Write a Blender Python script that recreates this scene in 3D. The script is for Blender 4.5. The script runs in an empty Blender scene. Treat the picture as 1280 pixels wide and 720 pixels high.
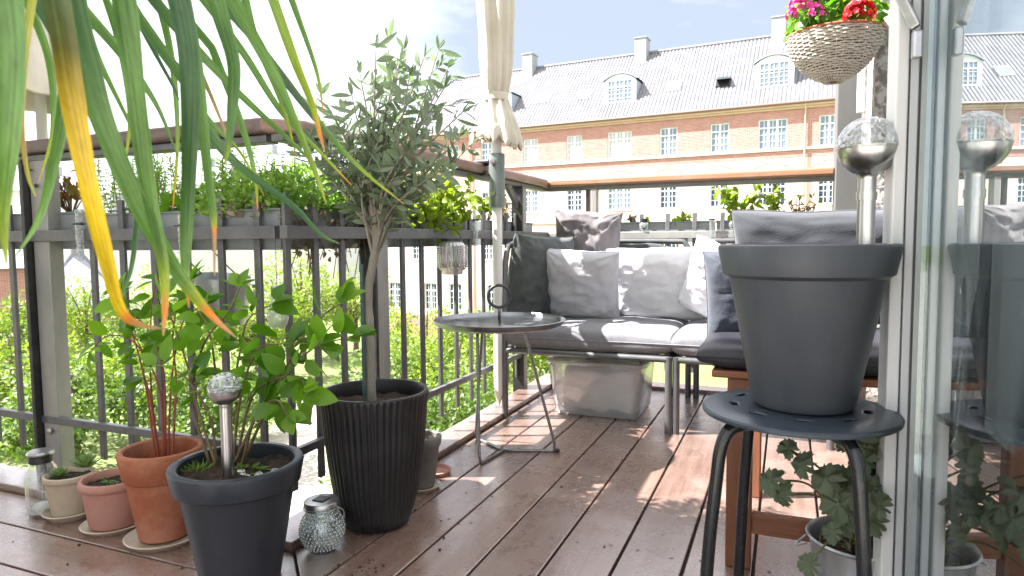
import bpy, bmesh, math, random
from mathutils import Vector, Matrix, noise, Euler
random.seed(7)
R = math.radians
scene = bpy.context.scene
COL = scene.collection
V = Vector

# ------------------------------------------------------------------ camera
F = 834.0; H = 0.78
def nrm(a): return V(a).normalized()
cy = nrm((345, 62, -F)); cx = -nrm((-2025, 42, -F)); cx = (cx - cy * cx.dot(cy)).normalized(); cz = cx.cross(cy)
M2W = Matrix((cx, cy, cz))                       # camera vector -> world
cd = bpy.data.cameras.new('camera'); cam = bpy.data.objects.new('camera', cd); COL.objects.link(cam)
cd.sensor_width = 36; cd.lens = F / 1280 * 36; cd.clip_end = 2000; cd.clip_start = 0.02
mw = M2W.to_4x4(); mw.translation = V((0, 0, H)); cam.matrix_world = mw
cd.dof.use_dof = True; cd.dof.focus_distance = 1.9; cd.dof.aperture_fstop = 9.0
scene.camera = cam
O = V((0, 0, H))
def ray(px, py): return M2W @ V((px - 640, -(py - 360), -F)).normalized()
def aY(px, py, y): r = ray(px, py); return O + r * (y / r.y)
def aX(px, py, x): r = ray(px, py); return O + r * (x / r.x)
def aZ(px, py, z): r = ray(px, py); return O + r * ((z - H) / r.z)
def aD(px, py, d): return O + ray(px, py) * d

# ------------------------------------------------------------------ render
scene.view_settings.view_transform = 'Standard'; scene.view_settings.look = 'None'
scene.view_settings.exposure = 2.32; scene.view_settings.gamma = 1
scene.cycles.use_denoising = True
scene.cycles.max_bounces = 8; scene.cycles.transparent_max_bounces = 16
scene.cycles.caustics_reflective = False; scene.cycles.caustics_refractive = False
scene.cycles.sample_clamp_indirect = 8

# ------------------------------------------------------------------ materials
def newmat(name):
    m = bpy.data.materials.new(name); m.use_nodes = True
    nt = m.node_tree; b = nt.nodes['Principled BSDF']
    return m, nt, b
def col(c): return (c[0], c[1], c[2], 1)
def mat(name, c, rough=0.6, metal=0.0, c2=None, scale=8, stretch=(1, 1, 1), bump=0.0, bscale=40, detail=4, spec=0.5, alpha=None, trans=0, ior=1.45, sheen=0, coat=0, sub=0, rvar=0.0, contrast=(0.35, 0.65)):
    m, nt, b = newmat(name); N = nt.nodes; L = nt.links
    b.inputs['Base Color'].default_value = col(c); b.inputs['Roughness'].default_value = rough
    b.inputs['Metallic'].default_value = metal; b.inputs['Specular IOR Level'].default_value = spec
    b.inputs['IOR'].default_value = ior
    if trans: b.inputs['Transmission Weight'].default_value = trans
    if sheen: b.inputs['Sheen Weight'].default_value = sheen
    if coat: b.inputs['Coat Weight'].default_value = coat
    tc = N.new('ShaderNodeTexCoord'); mp = N.new('ShaderNodeMapping'); mp.inputs['Scale'].default_value = stretch
    L.new(tc.outputs['Object'], mp.inputs['Vector'])
    if c2 is not None:
        n = N.new('ShaderNodeTexNoise'); n.inputs['Scale'].default_value = scale; n.inputs['Detail'].default_value = detail
        n.inputs['Roughness'].default_value = 0.65
        L.new(mp.outputs[0], n.inputs['Vector'])
        r = N.new('ShaderNodeMapRange'); r.inputs[1].default_value = contrast[0]; r.inputs[2].default_value = contrast[1]
        L.new(n.outputs['Fac'], r.inputs[0])
        mx = N.new('ShaderNodeMix'); mx.data_type = 'RGBA'
        mx.inputs[6].default_value = col(c); mx.inputs[7].default_value = col(c2)
        L.new(r.outputs[0], mx.inputs[0]); L.new(mx.outputs[2], b.inputs['Base Color'])
        if rvar:
            r2 = N.new('ShaderNodeMapRange'); r2.inputs[3].default_value = rough - rvar; r2.inputs[4].default_value = rough + rvar
            L.new(n.outputs['Fac'], r2.inputs[0]); L.new(r2.outputs[0], b.inputs['Roughness'])
    if bump:
        n2 = N.new('ShaderNodeTexNoise'); n2.inputs['Scale'].default_value = bscale; n2.inputs['Detail'].default_value = 5
        L.new(mp.outputs[0], n2.inputs['Vector'])
        bp = N.new('ShaderNodeBump'); bp.inputs['Strength'].default_value = bump; bp.inputs['Distance'].default_value = 0.01
        L.new(n2.outputs['Fac'], bp.inputs['Height']); L.new(bp.outputs[0], b.inputs['Normal'])
    return m
def glassmat(name, tint=(0.93, 0.97, 0.96), refl=0.12, rough=0.02, bump=0.0, bscale=60, dirt=0.0):
    """thin glass: transparent + glossy coat by fresnel, so that light passes"""
    m, nt, b = newmat(name); N = nt.nodes; L = nt.links; N.remove(b)
    out = [n for n in N if n.type == 'OUTPUT_MATERIAL'][0]
    t = N.new('ShaderNodeBsdfTransparent'); t.inputs[0].default_value = col(tint)
    g = N.new('ShaderNodeBsdfGlossy'); g.inputs['Roughness'].default_value = rough
    lw = N.new('ShaderNodeLayerWeight'); lw.inputs['Blend'].default_value = 0.35
    mr = N.new('ShaderNodeMapRange'); mr.inputs[3].default_value = refl; mr.inputs[4].default_value = 0.9
    L.new(lw.outputs['Facing'], mr.inputs[0])
    mx = N.new('ShaderNodeMixShader'); L.new(mr.outputs[0], mx.inputs[0]); L.new(t.outputs[0], mx.inputs[1]); L.new(g.outputs[0], mx.inputs[2])
    last = mx
    if dirt:
        d = N.new('ShaderNodeBsdfDiffuse'); d.inputs[0].default_value = (0.75, 0.8, 0.8, 1)
        m2 = N.new('ShaderNodeMixShader'); m2.inputs[0].default_value = dirt
        L.new(mx.outputs[0], m2.inputs[1]); L.new(d.outputs[0], m2.inputs[2]); last = m2
    if bump:
        n2 = N.new('ShaderNodeTexVoronoi'); n2.inputs['Scale'].default_value = bscale; n2.feature = 'DISTANCE_TO_EDGE'
        tc = N.new('ShaderNodeTexCoord'); L.new(tc.outputs['Object'], n2.inputs['Vector'])
        bp = N.new('ShaderNodeBump'); bp.inputs['Strength'].default_value = bump; bp.inputs['Distance'].default_value = 0.01
        L.new(n2.outputs['Distance'], bp.inputs['Height']); L.new(bp.outputs[0], g.inputs['Normal'])
    L.new(last.outputs[0], out.inputs[0])
    return m
def leafmat(name, c1, c2, rough=0.45, transl=0.35, tc=None, attr=None, scale=3.0):
    """two tones by noise and by leaf, with light coming through"""
    m, nt, b = newmat(name); N = nt.nodes; L = nt.links
    out = [n for n in N if n.type == 'OUTPUT_MATERIAL'][0]
    if attr:
        a = N.new('ShaderNodeAttribute'); a.attribute_name = attr; src = a.outputs['Color']
    else:
        g = N.new('ShaderNodeNewGeometry')
        mx = N.new('ShaderNodeMix'); mx.data_type = 'RGBA'; mx.inputs[6].default_value = col(c1); mx.inputs[7].default_value = col(c2)
        tcn = N.new('ShaderNodeTexCoord'); nn = N.new('ShaderNodeTexNoise'); nn.inputs['Scale'].default_value = scale; nn.inputs['Detail'].default_value = 3; L.new(tcn.outputs['Object'], nn.inputs['Vector'])
        am = N.new('ShaderNodeMath'); am.operation = 'MULTIPLY_ADD'; am.inputs[1].default_value = .5; L.new(g.outputs['Random Per Island'], am.inputs[0])
        mn = N.new('ShaderNodeMapRange'); mn.inputs[1].default_value = .35; mn.inputs[2].default_value = .65; mn.inputs[4].default_value = .5; L.new(nn.outputs['Fac'], mn.inputs[0]); L.new(mn.outputs[0], am.inputs[2])
        L.new(am.outputs[0], mx.inputs[0]); src = mx.outputs[2]
    b.inputs['Roughness'].default_value = rough
    L.new(src, b.inputs['Base Color'])
    t = N.new('ShaderNodeBsdfTranslucent')
    mm = N.new('ShaderNodeMix'); mm.data_type = 'RGBA'; mm.blend_type = 'MULTIPLY'; mm.inputs[0].default_value = 1
    mm.inputs[7].default_value = col(tc or (1.5, 1.7, 0.6)); L.new(src, mm.inputs[6]); L.new(mm.outputs[2], t.inputs[0])
    ms = N.new('ShaderNodeMixShader'); ms.inputs[0].default_value = transl
    L.new(b.outputs[0], ms.inputs[1]); L.new(t.outputs[0], ms.inputs[2]); L.new(ms.outputs[0], out.inputs[0])
    return m

def woodmat(name, c1, c2, c3, rough=0.4, axis='Y', gs=1.0, bump=0.25, island=True, rv=0.12, wear=None):
    m, nt, b = newmat(name); N = nt.nodes; L = nt.links
    tc = N.new('ShaderNodeTexCoord'); mp = N.new('ShaderNodeMapping')
    s = {'X': (1.6, 30, 30), 'Y': (30, 1.6, 30), 'Z': (30, 30, 1.6)}[axis]; mp.inputs['Scale'].default_value = [q * gs for q in s]
    L.new(tc.outputs['Object'], mp.inputs['Vector'])
    g = N.new('ShaderNodeNewGeometry')
    ad = N.new('ShaderNodeVectorMath'); ad.operation = 'ADD'
    sc = N.new('ShaderNodeMath'); sc.operation = 'MULTIPLY'; sc.inputs[1].default_value = 37.0
    L.new(g.outputs['Random Per Island'], sc.inputs[0]); L.new(mp.outputs[0], ad.inputs[0]); L.new(sc.outputs[0], ad.inputs[1])
    n = N.new('ShaderNodeTexNoise'); n.inputs['Scale'].default_value = 1.6; n.inputs['Detail'].default_value = 8; n.inputs['Roughness'].default_value = 0.7; n.inputs['Distortion'].default_value = 0.6
    L.new(ad.outputs[0], n.inputs['Vector'])
    r = N.new('ShaderNodeMapRange'); r.inputs[1].default_value = 0.3; r.inputs[2].default_value = 0.7; L.new(n.outputs['Fac'], r.inputs[0])
    mx = N.new('ShaderNodeMix'); mx.data_type = 'RGBA'; mx.inputs[6].default_value = col(c1); mx.inputs[7].default_value = col(c2)
    L.new(r.outputs[0], mx.inputs[0])
    # blotches of wear
    n2 = N.new('ShaderNodeTexNoise'); n2.inputs['Scale'].default_value = 3.2; n2.inputs['Detail'].default_value = 6; n2.inputs['Roughness'].default_value = 0.75
    L.new(tc.outputs['Object'], n2.inputs['Vector'])
    r2 = N.new('ShaderNodeMapRange'); r2.inputs[1].default_value = 0.5; r2.inputs[2].default_value = 0.72; L.new(n2.outputs['Fac'], r2.inputs[0])
    mx2 = N.new('ShaderNodeMix'); mx2.data_type = 'RGBA'; mx2.inputs[7].default_value = col(c3)
    L.new(r2.outputs[0], mx2.inputs[0]); L.new(mx.outputs[2], mx2.inputs[6])
    # board to board value
    hs = N.new('ShaderNodeHueSaturation'); mr = N.new('ShaderNodeMapRange'); mr.inputs[3].default_value = 0.78; mr.inputs[4].default_value = 1.2
    L.new(g.outputs['Random Per Island'], mr.inputs[0]); L.new(mr.outputs[0], hs.inputs['Value']); L.new(mx2.outputs[2], hs.inputs['Color'])
    L.new(hs.outputs[0], b.inputs['Base Color'])
    n3 = N.new('ShaderNodeTexNoise'); n3.inputs['Scale'].default_value = 9; n3.inputs['Detail'].default_value = 8; n3.inputs['Roughness'].default_value = 0.7
    L.new(tc.outputs['Object'], n3.inputs['Vector'])
    r3 = N.new('ShaderNodeMapRange'); r3.inputs[1].default_value = 0.3; r3.inputs[2].default_value = 0.7; r3.inputs[3].default_value = rough - rv; r3.inputs[4].default_value = rough + rv
    L.new(n3.outputs['Fac'], r3.inputs[0]); L.new(r3.outputs[0], b.inputs['Roughness'])
    if 'deck' in name:
        r4 = N.new('ShaderNodeMapRange'); r4.inputs[1].default_value = .3; r4.inputs[2].default_value = .7; r4.inputs[3].default_value = .22; r4.inputs[4].default_value = .34; L.new(n3.outputs['Fac'], r4.inputs[0]); L.new(r4.outputs[0], b.inputs['Coat Roughness'])
    bp = N.new('ShaderNodeBump'); bp.inputs['Strength'].default_value = bump; bp.inputs['Distance'].default_value = 0.004
    if 'deck' in name: b.inputs['Coat Weight'].default_value = 1.0; b.inputs['Coat IOR'].default_value = 1.85
    am = N.new('ShaderNodeMath'); am.operation = 'ADD'; L.new(n.outputs['Fac'], am.inputs[0]); q3 = N.new('ShaderNodeMath'); q3.operation = 'MULTIPLY'; q3.inputs[1].default_value = .25; L.new(n3.outputs['Fac'], q3.inputs[0]); L.new(q3.outputs[0], am.inputs[1])
    L.new(am.outputs[0], bp.inputs['Height']); L.new(bp.outputs[0], b.inputs['Normal'])
    return m

M = {}
M['deckY'] = woodmat('deck_wood_long', (0.145, 0.082, 0.06), (0.26, 0.172, 0.138), (0.31, 0.235, 0.205), 0.3, 'Y')
M['deckX'] = woodmat('deck_wood_cross', (0.145, 0.082, 0.06), (0.26, 0.172, 0.138), (0.31, 0.235, 0.205), 0.3, 'X')
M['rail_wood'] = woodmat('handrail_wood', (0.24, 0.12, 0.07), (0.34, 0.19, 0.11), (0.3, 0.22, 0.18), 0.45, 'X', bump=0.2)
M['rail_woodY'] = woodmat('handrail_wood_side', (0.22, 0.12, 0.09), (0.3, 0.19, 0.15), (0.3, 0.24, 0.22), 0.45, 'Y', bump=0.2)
M['rail_dark'] = woodmat('handrail_wood_shaded', (0.085, 0.055, 0.048), (0.14, 0.10, 0.09), (0.17, 0.14, 0.135), 0.45, 'X', bump=0.2)  # darker copy of the handrail wood, shade put into its colour
M['chair_wood'] = woodmat('chair_wood', (0.17, 0.062, 0.03), (0.28, 0.11, 0.055), (0.24, 0.10, 0.05), 0.5, 'Z', gs=1.6, bump=0.3)
M['chair_woodX'] = woodmat('chair_wood_cross', (0.2, 0.075, 0.035), (0.32, 0.13, 0.06), (0.27, 0.12, 0.06), 0.5, 'X', gs=1.6, bump=0.3)
M['steel'] = mat('painted_steel_grey', (0.115, 0.118, 0.125), 0.42, 0.3, (0.17, 0.17, 0.172), 14, bump=0.08, bscale=90, rvar=0.1)
M['steel_post'] = mat('weathered_post_grey', (0.26, 0.26, 0.25), 0.5, 0.3, (0.38, 0.37, 0.35), 6, stretch=(1, 1, 0.4), bump=0.1, rvar=0.1)
M['dark_steel'] = mat('dark_steel', (0.04, 0.04, 0.045), 0.4, 0.6, (0.07, 0.07, 0.07), 20)
M['sofa_frame'] = mat('sofa_frame_grey', (0.11, 0.115, 0.12), 0.35, 0.5, (0.15, 0.15, 0.155), 12)
M['stool'] = mat('black_lacquer', (0.008, 0.009, 0.011), 0.24, 0.0, (0.018, 0.019, 0.022), 12, bump=0.05, bscale=30, rvar=0.08, coat=0.2)
M['stool_seat'] = mat('stool_plastic', (0.032, 0.045, 0.062), 0.3, 0.0, (0.05, 0.064, 0.08), 9, bump=0.04, bscale=200, rvar=0.06)
M['pot_grey'] = mat('pot_slate_plastic', (0.058, 0.068, 0.082), 0.42, 0.0, (0.105, 0.115, 0.128), 6, stretch=(1, 1, 0.35), contrast=(.42, .85), detail=8, bump=0.03, bscale=120, rvar=0.05)
M['pot_dark'] = mat('pot_dark_blue_grey', (0.020, 0.026, 0.037), 0.4, 0.0, (0.05, 0.056, 0.068), 7, stretch=(1, 1, .45), contrast=(.45, .85), bump=0.05, bscale=90, rvar=0.08)
M['pot_ribbed'] = mat('pot_ribbed_black', (0.013, 0.0135, 0.015), 0.36, 0.0, (0.032, 0.032, 0.034), 9, contrast=(.45, .85), bump=0.04, bscale=90, rvar=0.08)
M['terra'] = mat('terracotta', (0.33, 0.105, 0.048), 0.75, 0.0, (0.48, 0.235, 0.155), 7, contrast=(.42,.75), bump=0.12, bscale=120)
M['pinkclay'] = mat('pink_clay', (0.42, 0.21, 0.165), 0.75, 0.0, (0.50, 0.27, 0.21), 8, bump=0.12, bscale=120)
M['cream'] = mat('cream_clay', (0.44, 0.36, 0.26), 0.75, 0.0, (0.52, 0.45, 0.35), 9, bump=0.12, bscale=120)
M['saucer'] = mat('saucer_glaze', (0.52, 0.44, 0.35), 0.4, 0.0, (0.45, 0.36, 0.28), 12)
M['greyclay'] = mat('grey_clay', (0.16, 0.155, 0.145), 0.8, 0.0, (0.24, 0.23, 0.2), 14, bump=0.15, bscale=100)
M['soil'] = mat('soil', (0.018, 0.012, 0.009), 0.95, 0.0, (0.07, 0.045, 0.03), 60, bump=1.0, bscale=90, detail=8)
M['zinc'] = mat('galvanised_zinc', (0.36, 0.39, 0.41), 0.36, 0.85, (0.52, 0.55, 0.57), 16, stretch=(1, 1, 0.5), bump=0.08, bscale=50, rvar=0.1)
M['inox'] = mat('brushed_steel', (0.45, 0.44, 0.43), 0.28, 1.0, (0.6, 0.59, 0.58), 50, stretch=(1, 1, 0.08))
M['tabletop'] = mat('table_steel', (0.16, 0.17, 0.18), 0.3, 0.75, (0.28, 0.29, 0.3), 10, bump=0.06, bscale=25, rvar=0.1)
M['table_leg'] = mat('table_leg_steel', (0.2, 0.2, 0.2), 0.35, 0.7, (0.26, 0.26, 0.26), 20)
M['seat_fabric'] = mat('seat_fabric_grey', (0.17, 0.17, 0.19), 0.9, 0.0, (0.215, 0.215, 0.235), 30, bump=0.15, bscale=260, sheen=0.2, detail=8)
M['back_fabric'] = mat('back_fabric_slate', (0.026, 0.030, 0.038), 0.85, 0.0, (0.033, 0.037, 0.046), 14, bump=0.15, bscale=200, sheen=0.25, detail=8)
M['slate_fabric'] = mat('slate_green_fabric', (0.055, 0.066, 0.066), 0.8, 0.0, (0.08, 0.092, 0.092), 25, bump=0.3, bscale=240, sheen=0.2)
M['white_fabric'] = mat('white_cotton', (0.74, 0.75, 0.78), 0.88, 0.0, (0.78, 0.79, 0.82), 14, bump=0.3, bscale=260, sheen=0.2)
M['pale_fabric'] = mat('pale_grey_cotton', (0.48, 0.49, 0.53), 0.88, 0.0, (0.52, 0.53, 0.57), 14, bump=0.3, bscale=260, sheen=0.2)
M['blanket'] = mat('mottled_grey_cloth', (0.105, 0.095, 0.10), 0.9, 0.0, (0.22, 0.20, 0.21), 7, stretch=(1.5, 1, 0.7), bump=0.3, bscale=220, sheen=0.2, detail=3)
M['blue_fabric'] = mat('blue_grey_fabric', (0.042, 0.05, 0.07), 0.75, 0.0, (0.05, 0.059, 0.08), 20, bump=0.15, bscale=200, sheen=0.2)
M['black_fabric'] = mat('black_seat_vinyl', (0.022, 0.022, 0.03), 0.42, 0.0, (0.034, 0.034, 0.042), 14, bump=0.15, bscale=160)
M['canvas'] = mat('parasol_canvas', (0.60, 0.56, 0.47), 0.9, 0.0, (0.68, 0.64, 0.55), 8, bump=0.25, bscale=250)
M['white_paint'] = mat('white_paint', (0.72, 0.72, 0.7), 0.5, 0.0, (0.78, 0.78, 0.76), 6)
M['collar'] = mat('collar_green_grey', (0.17, 0.21, 0.2), 0.4, 0.3, (0.22, 0.26, 0.25), 12)
M['alu'] = mat('door_aluminium', (0.55, 0.58, 0.59), 0.33, 0.05, (0.6, 0.63, 0.64), 4, stretch=(1, 1, 0.15), bump=0.02, rvar=0.05)
M['alu_white'] = mat('door_frame_white', (0.76, 0.78, 0.77), 0.38, 0.0, (0.8, 0.82, 0.81), 4, stretch=(1, 1, 0.15))
M['gasket'] = mat('gasket_grey', (0.07, 0.075, 0.08), 0.5, 0.0, (0.15, 0.15, 0.155), 30, stretch=(1, 1, 0.3))
M['green_gasket'] = mat('glass_edge_green', (0.36, 0.41, 0.40), 0.3, 0.05, (0.42, 0.46, 0.45), 12, stretch=(1, 1, 0.2))
M['plaster'] = mat('house_plaster', (0.72, 0.71, 0.69), 0.9, 0.0, (0.78, 0.77, 0.75), 3, bump=0.15, bscale=40)
M['greypost'] = mat('grey_pillar_paint_shaded', (0.10, 0.10, 0.098), 0.7, 0.0, (0.13, 0.13, 0.125), 4, stretch=(1, 1, 0.3), bump=0.05, bscale=30)  # grey base darkened further to stand in for shade on the pillar
M['stonewall'] = mat('rough_masonry', (0.22, 0.20, 0.185), 0.95, 0.0, (0.52, 0.5, 0.47), 26, bump=1.0, bscale=30, detail=8, contrast=(0.45, 0.55))
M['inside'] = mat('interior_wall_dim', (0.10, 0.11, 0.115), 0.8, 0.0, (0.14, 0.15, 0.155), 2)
M['wicker'] = mat('wicker', (0.48, 0.43, 0.36), 0.75, 0.0, (0.62, 0.57, 0.5), 40, bump=0.3, bscale=120)
M['planter'] = mat('planter_grey', (0.20, 0.225, 0.235), 0.55, 0.0, (0.26, 0.285, 0.295), 6)
M['lid_metal'] = mat('lid_metal', (0.5, 0.5, 0.49), 0.3, 0.9, (0.35, 0.35, 0.35), 30)
M['plastic_clear'] = mat('clear_plastic', (0.78, 0.78, 0.77), 0.3, 0, trans=0.0)
M['linen'] = mat('stored_linen', (0.78, 0.75, 0.74), 0.9, 0.0, (0.86, 0.85, 0.85), 8, bump=0.4, bscale=60)
M['glass'] = glassmat('clear_glass', (0.93, 0.96, 0.95), 0.10, 0.03)
M['crackle'] = glassmat('crackle_glass', (0.86, 0.9, 0.9), 0.12, 0.06, bump=.7, bscale=70, dirt=0.10)
M['bulbglass'] = glassmat('bulb_glass', (0.9, 0.93, 0.92), 0.2, 0.08, dirt=0.28)
M['hobnail'] = glassmat('hobnail_glass', (0.84, 0.93, 0.91), 0.22, 0.05, dirt=0.10)
M['smoked'] = glassmat('smoked_glass', (0.62, 0.57, 0.56), 0.2, 0.1, dirt=0.25)
M['boxplastic'] = glassmat('translucent_box', (0.95, 0.95, 0.95), 0.10, 0.12, dirt=0.34)
M['red'] = leafmat('red_petals', (0.75, 0.02, 0.02), (0.6, 0.01, 0.03), transl=0.25, tc=(1.2, 0.5, 0.5))
M['pink'] = leafmat('pink_petals', (0.7, 0.06, 0.32), (0.62, 0.12, 0.42), transl=0.25, tc=(1.2, 0.7, 1))
M['bark'] = mat('olive_bark', (0.22, 0.2, 0.165), 0.85, 0.0, (0.33, 0.31, 0.26), 30, stretch=(1, 1, 0.2), bump=0.5, bscale=60)
M['twig'] = mat('twig_brown', (0.12, 0.075, 0.045), 0.8, 0.0, (0.18, 0.13, 0.07), 30)
M['redstem'] = mat('red_stem', (0.3, 0.06, 0.03), 0.6, 0.0, (0.2, 0.05, 0.03), 30)
M['greenstem'] = mat('green_stem', (0.16, 0.2, 0.05), 0.6, 0.0, (0.2, 0.16, 0.06), 30)
M['stake'] = mat('green_stake', (0.05, 0.10, 0.09), 0.5, 0.0, (0.07, 0.13, 0.12), 20)
M['treebark'] = mat('tree_bark', (0.11, 0.085, 0.06), 0.9, 0.0, (0.17, 0.135, 0.1), 5, bump=0.6, bscale=8)
M['olive_leaf'] = leafmat('olive_leaves', (0.09, 0.145, 0.075), (0.30, 0.36, 0.26), 0.5, 0.3, (1.2, 1.4, 0.9))
M['bush_leaf'] = leafmat('bush_leaves', (0.045, 0.145, 0.012), (0.21, 0.38, 0.035), 0.36, 0.55)
M['yg_leaf'] = leafmat('yellow_green_leaves', (0.26, 0.32, 0.03), (0.16, 0.24, 0.03), 0.45, 0.5)
M['sedum'] = leafmat('sedum_leaves', (0.13, 0.25, 0.05), (0.30, 0.44, 0.12), 0.5, 0.45)
M['darkgreen'] = leafmat('dark_leaves', (0.06, 0.13, 0.035), (0.12, 0.22, 0.06), 0.45, 0.4)
M['redgreen'] = leafmat('red_green_leaves', (0.10, 0.16, 0.03), (0.26, 0.09, 0.04), 0.45, 0.4)
M['gray_leaf'] = leafmat('wilting_leaves', (0.10, 0.14, 0.085), (0.17, 0.2, 0.13), 0.7, 0.2)
M['dry'] = leafmat('dry_leaves', (0.22, 0.18, 0.12), (0.3, 0.26, 0.19), 0.8, 0.2, (1.1, 1, .7))
M['succ'] = leafmat('succulent_leaves', (0.16, 0.26, 0.10), (0.24, 0.34, 0.14), 0.45, 0.15)
M['strap'] = leafmat('strap_leaves', (0, 0, 0), (0, 0, 0), 0.42, 0.35, (1.35, 1.5, 0.6), attr='Col')
M['tree_a'] = leafmat('garden_tree_leaves', (0.10, 0.17, 0.02), (0.27, 0.33, 0.045), 0.5, 0.4, scale=1.1)
M['tree_b'] = leafmat('garden_tree_leaves_deep', (0.05, 0.11, 0.02), (0.15, 0.21, 0.04), 0.5, 0.35, scale=1.1)
M['grass'] = mat('lawn', (0.11, 0.15, 0.045), 0.95, 0.0, (0.16, 0.19, 0.07), 0.5, bump=0.4, bscale=6, detail=8)
M['path'] = mat('gravel_path', (0.42, 0.38, 0.33), 0.95, 0.0, (0.5, 0.46, 0.4), 3)
M['rooftile'] = mat('roof_tiles', (0.13, 0.13, 0.145), 0.6, 0.0, (0.19, 0.19, 0.205), 1.2, bump=0.25, bscale=4, detail=6)
M['zincroof'] = mat('dormer_zinc', (0.27, 0.30, 0.36), 0.6, 0.1, (0.32, 0.35, 0.41), 3)
M['white_wood'] = mat('white_window_paint', (0.72, 0.74, 0.75), 0.5)
M['cornice'] = mat('cornice_stone', (0.5, 0.36, 0.27), 0.8, 0.0, (0.56, 0.42, 0.32), 2)
M['gutter'] = mat('gutter_dark', (0.20, 0.13, 0.11), 0.5, 0.3)
M['band'] = mat('band_stone', (0.66, 0.6, 0.54), 0.85, 0.0, (0.7, 0.65, 0.6), 2)
M['plasterpink'] = mat('pale_pink_plaster', (0.56, 0.42, 0.38), 0.9, 0.0, (0.60, 0.47, 0.42), 1.2)
M['chimney'] = mat('chimney_render', (0.26, 0.27, 0.30), 0.85, 0.0, (0.32, 0.33, 0.36), 2)
M['farwhite'] = mat('far_white_render', (0.62, 0.61, 0.62), 0.9, 0.0, (0.66, 0.65, 0.66), 0.3)
M['farroof'] = mat('far_roof_slate', (0.30, 0.31, 0.36), 0.7, 0.0, (0.38, 0.39, 0.43), 0.5)
def brickmat(name, c1, c2, mortar, sc=1.0):
    m, nt, b = newmat(name); N = nt.nodes; L = nt.links
    tc = N.new('ShaderNodeTexCoord'); sp = N.new('ShaderNodeSeparateXYZ'); cb = N.new('ShaderNodeCombineXYZ')
    L.new(tc.outputs['Object'], sp.inputs[0]); L.new(sp.outputs[0], cb.inputs[0]); L.new(sp.outputs[2], cb.inputs[1])
    br = N.new('ShaderNodeTexBrick'); br.inputs['Color1'].default_value = col(c1); br.inputs['Color2'].default_value = col(c2); br.inputs['Mortar'].default_value = col(mortar)
    br.inputs['Scale'].default_value = sc; br.inputs['Brick Width'].default_value = 0.25; br.inputs['Row Height'].default_value = 0.085; br.inputs['Mortar Size'].default_value = 0.012
    L.new(cb.outputs[0], br.inputs['Vector'])
    n = N.new('ShaderNodeTexNoise'); n.inputs['Scale'].default_value = 0.8; n.inputs['Detail'].default_value = 8; L.new(tc.outputs['Object'], n.inputs['Vector'])
    mx = N.new('ShaderNodeMix'); mx.data_type = 'RGBA'; mx.blend_type = 'MULTIPLY'; mx.inputs[0].default_value = 0.6
    r = N.new('ShaderNodeMapRange'); r.inputs[3].default_value = 0.7; r.inputs[4].default_value = 1.3; L.new(n.outputs['Fac'], r.inputs[0])
    L.new(br.outputs['Color'], mx.inputs[6]); L.new(r.outputs[0], mx.inputs[7]); L.new(mx.outputs[2], b.inputs['Base Color'])
    b.inputs['Roughness'].default_value = 0.9
    return m
M['brick'] = brickmat('red_brick', (0.36, 0.125, 0.095), (0.44, 0.195, 0.155), (0.42, 0.35, 0.33))
def panemat(name, c):
    m, nt, b = newmat(name)
    b.inputs['Base Color'].default_value = col(c); b.inputs['Roughness'].default_value = 0.15; b.inputs['Specular IOR Level'].default_value = .5
    return m
M['pane'] = panemat('window_pane_curtained', (0.15, 0.205, 0.28))
M['pane_curtain'] = panemat('window_pane_drawn_curtain', (0.40, 0.42, 0.43))
M['pane_dark'] = panemat('window_pane_dark', (0.03, 0.055, 0.085))

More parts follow.
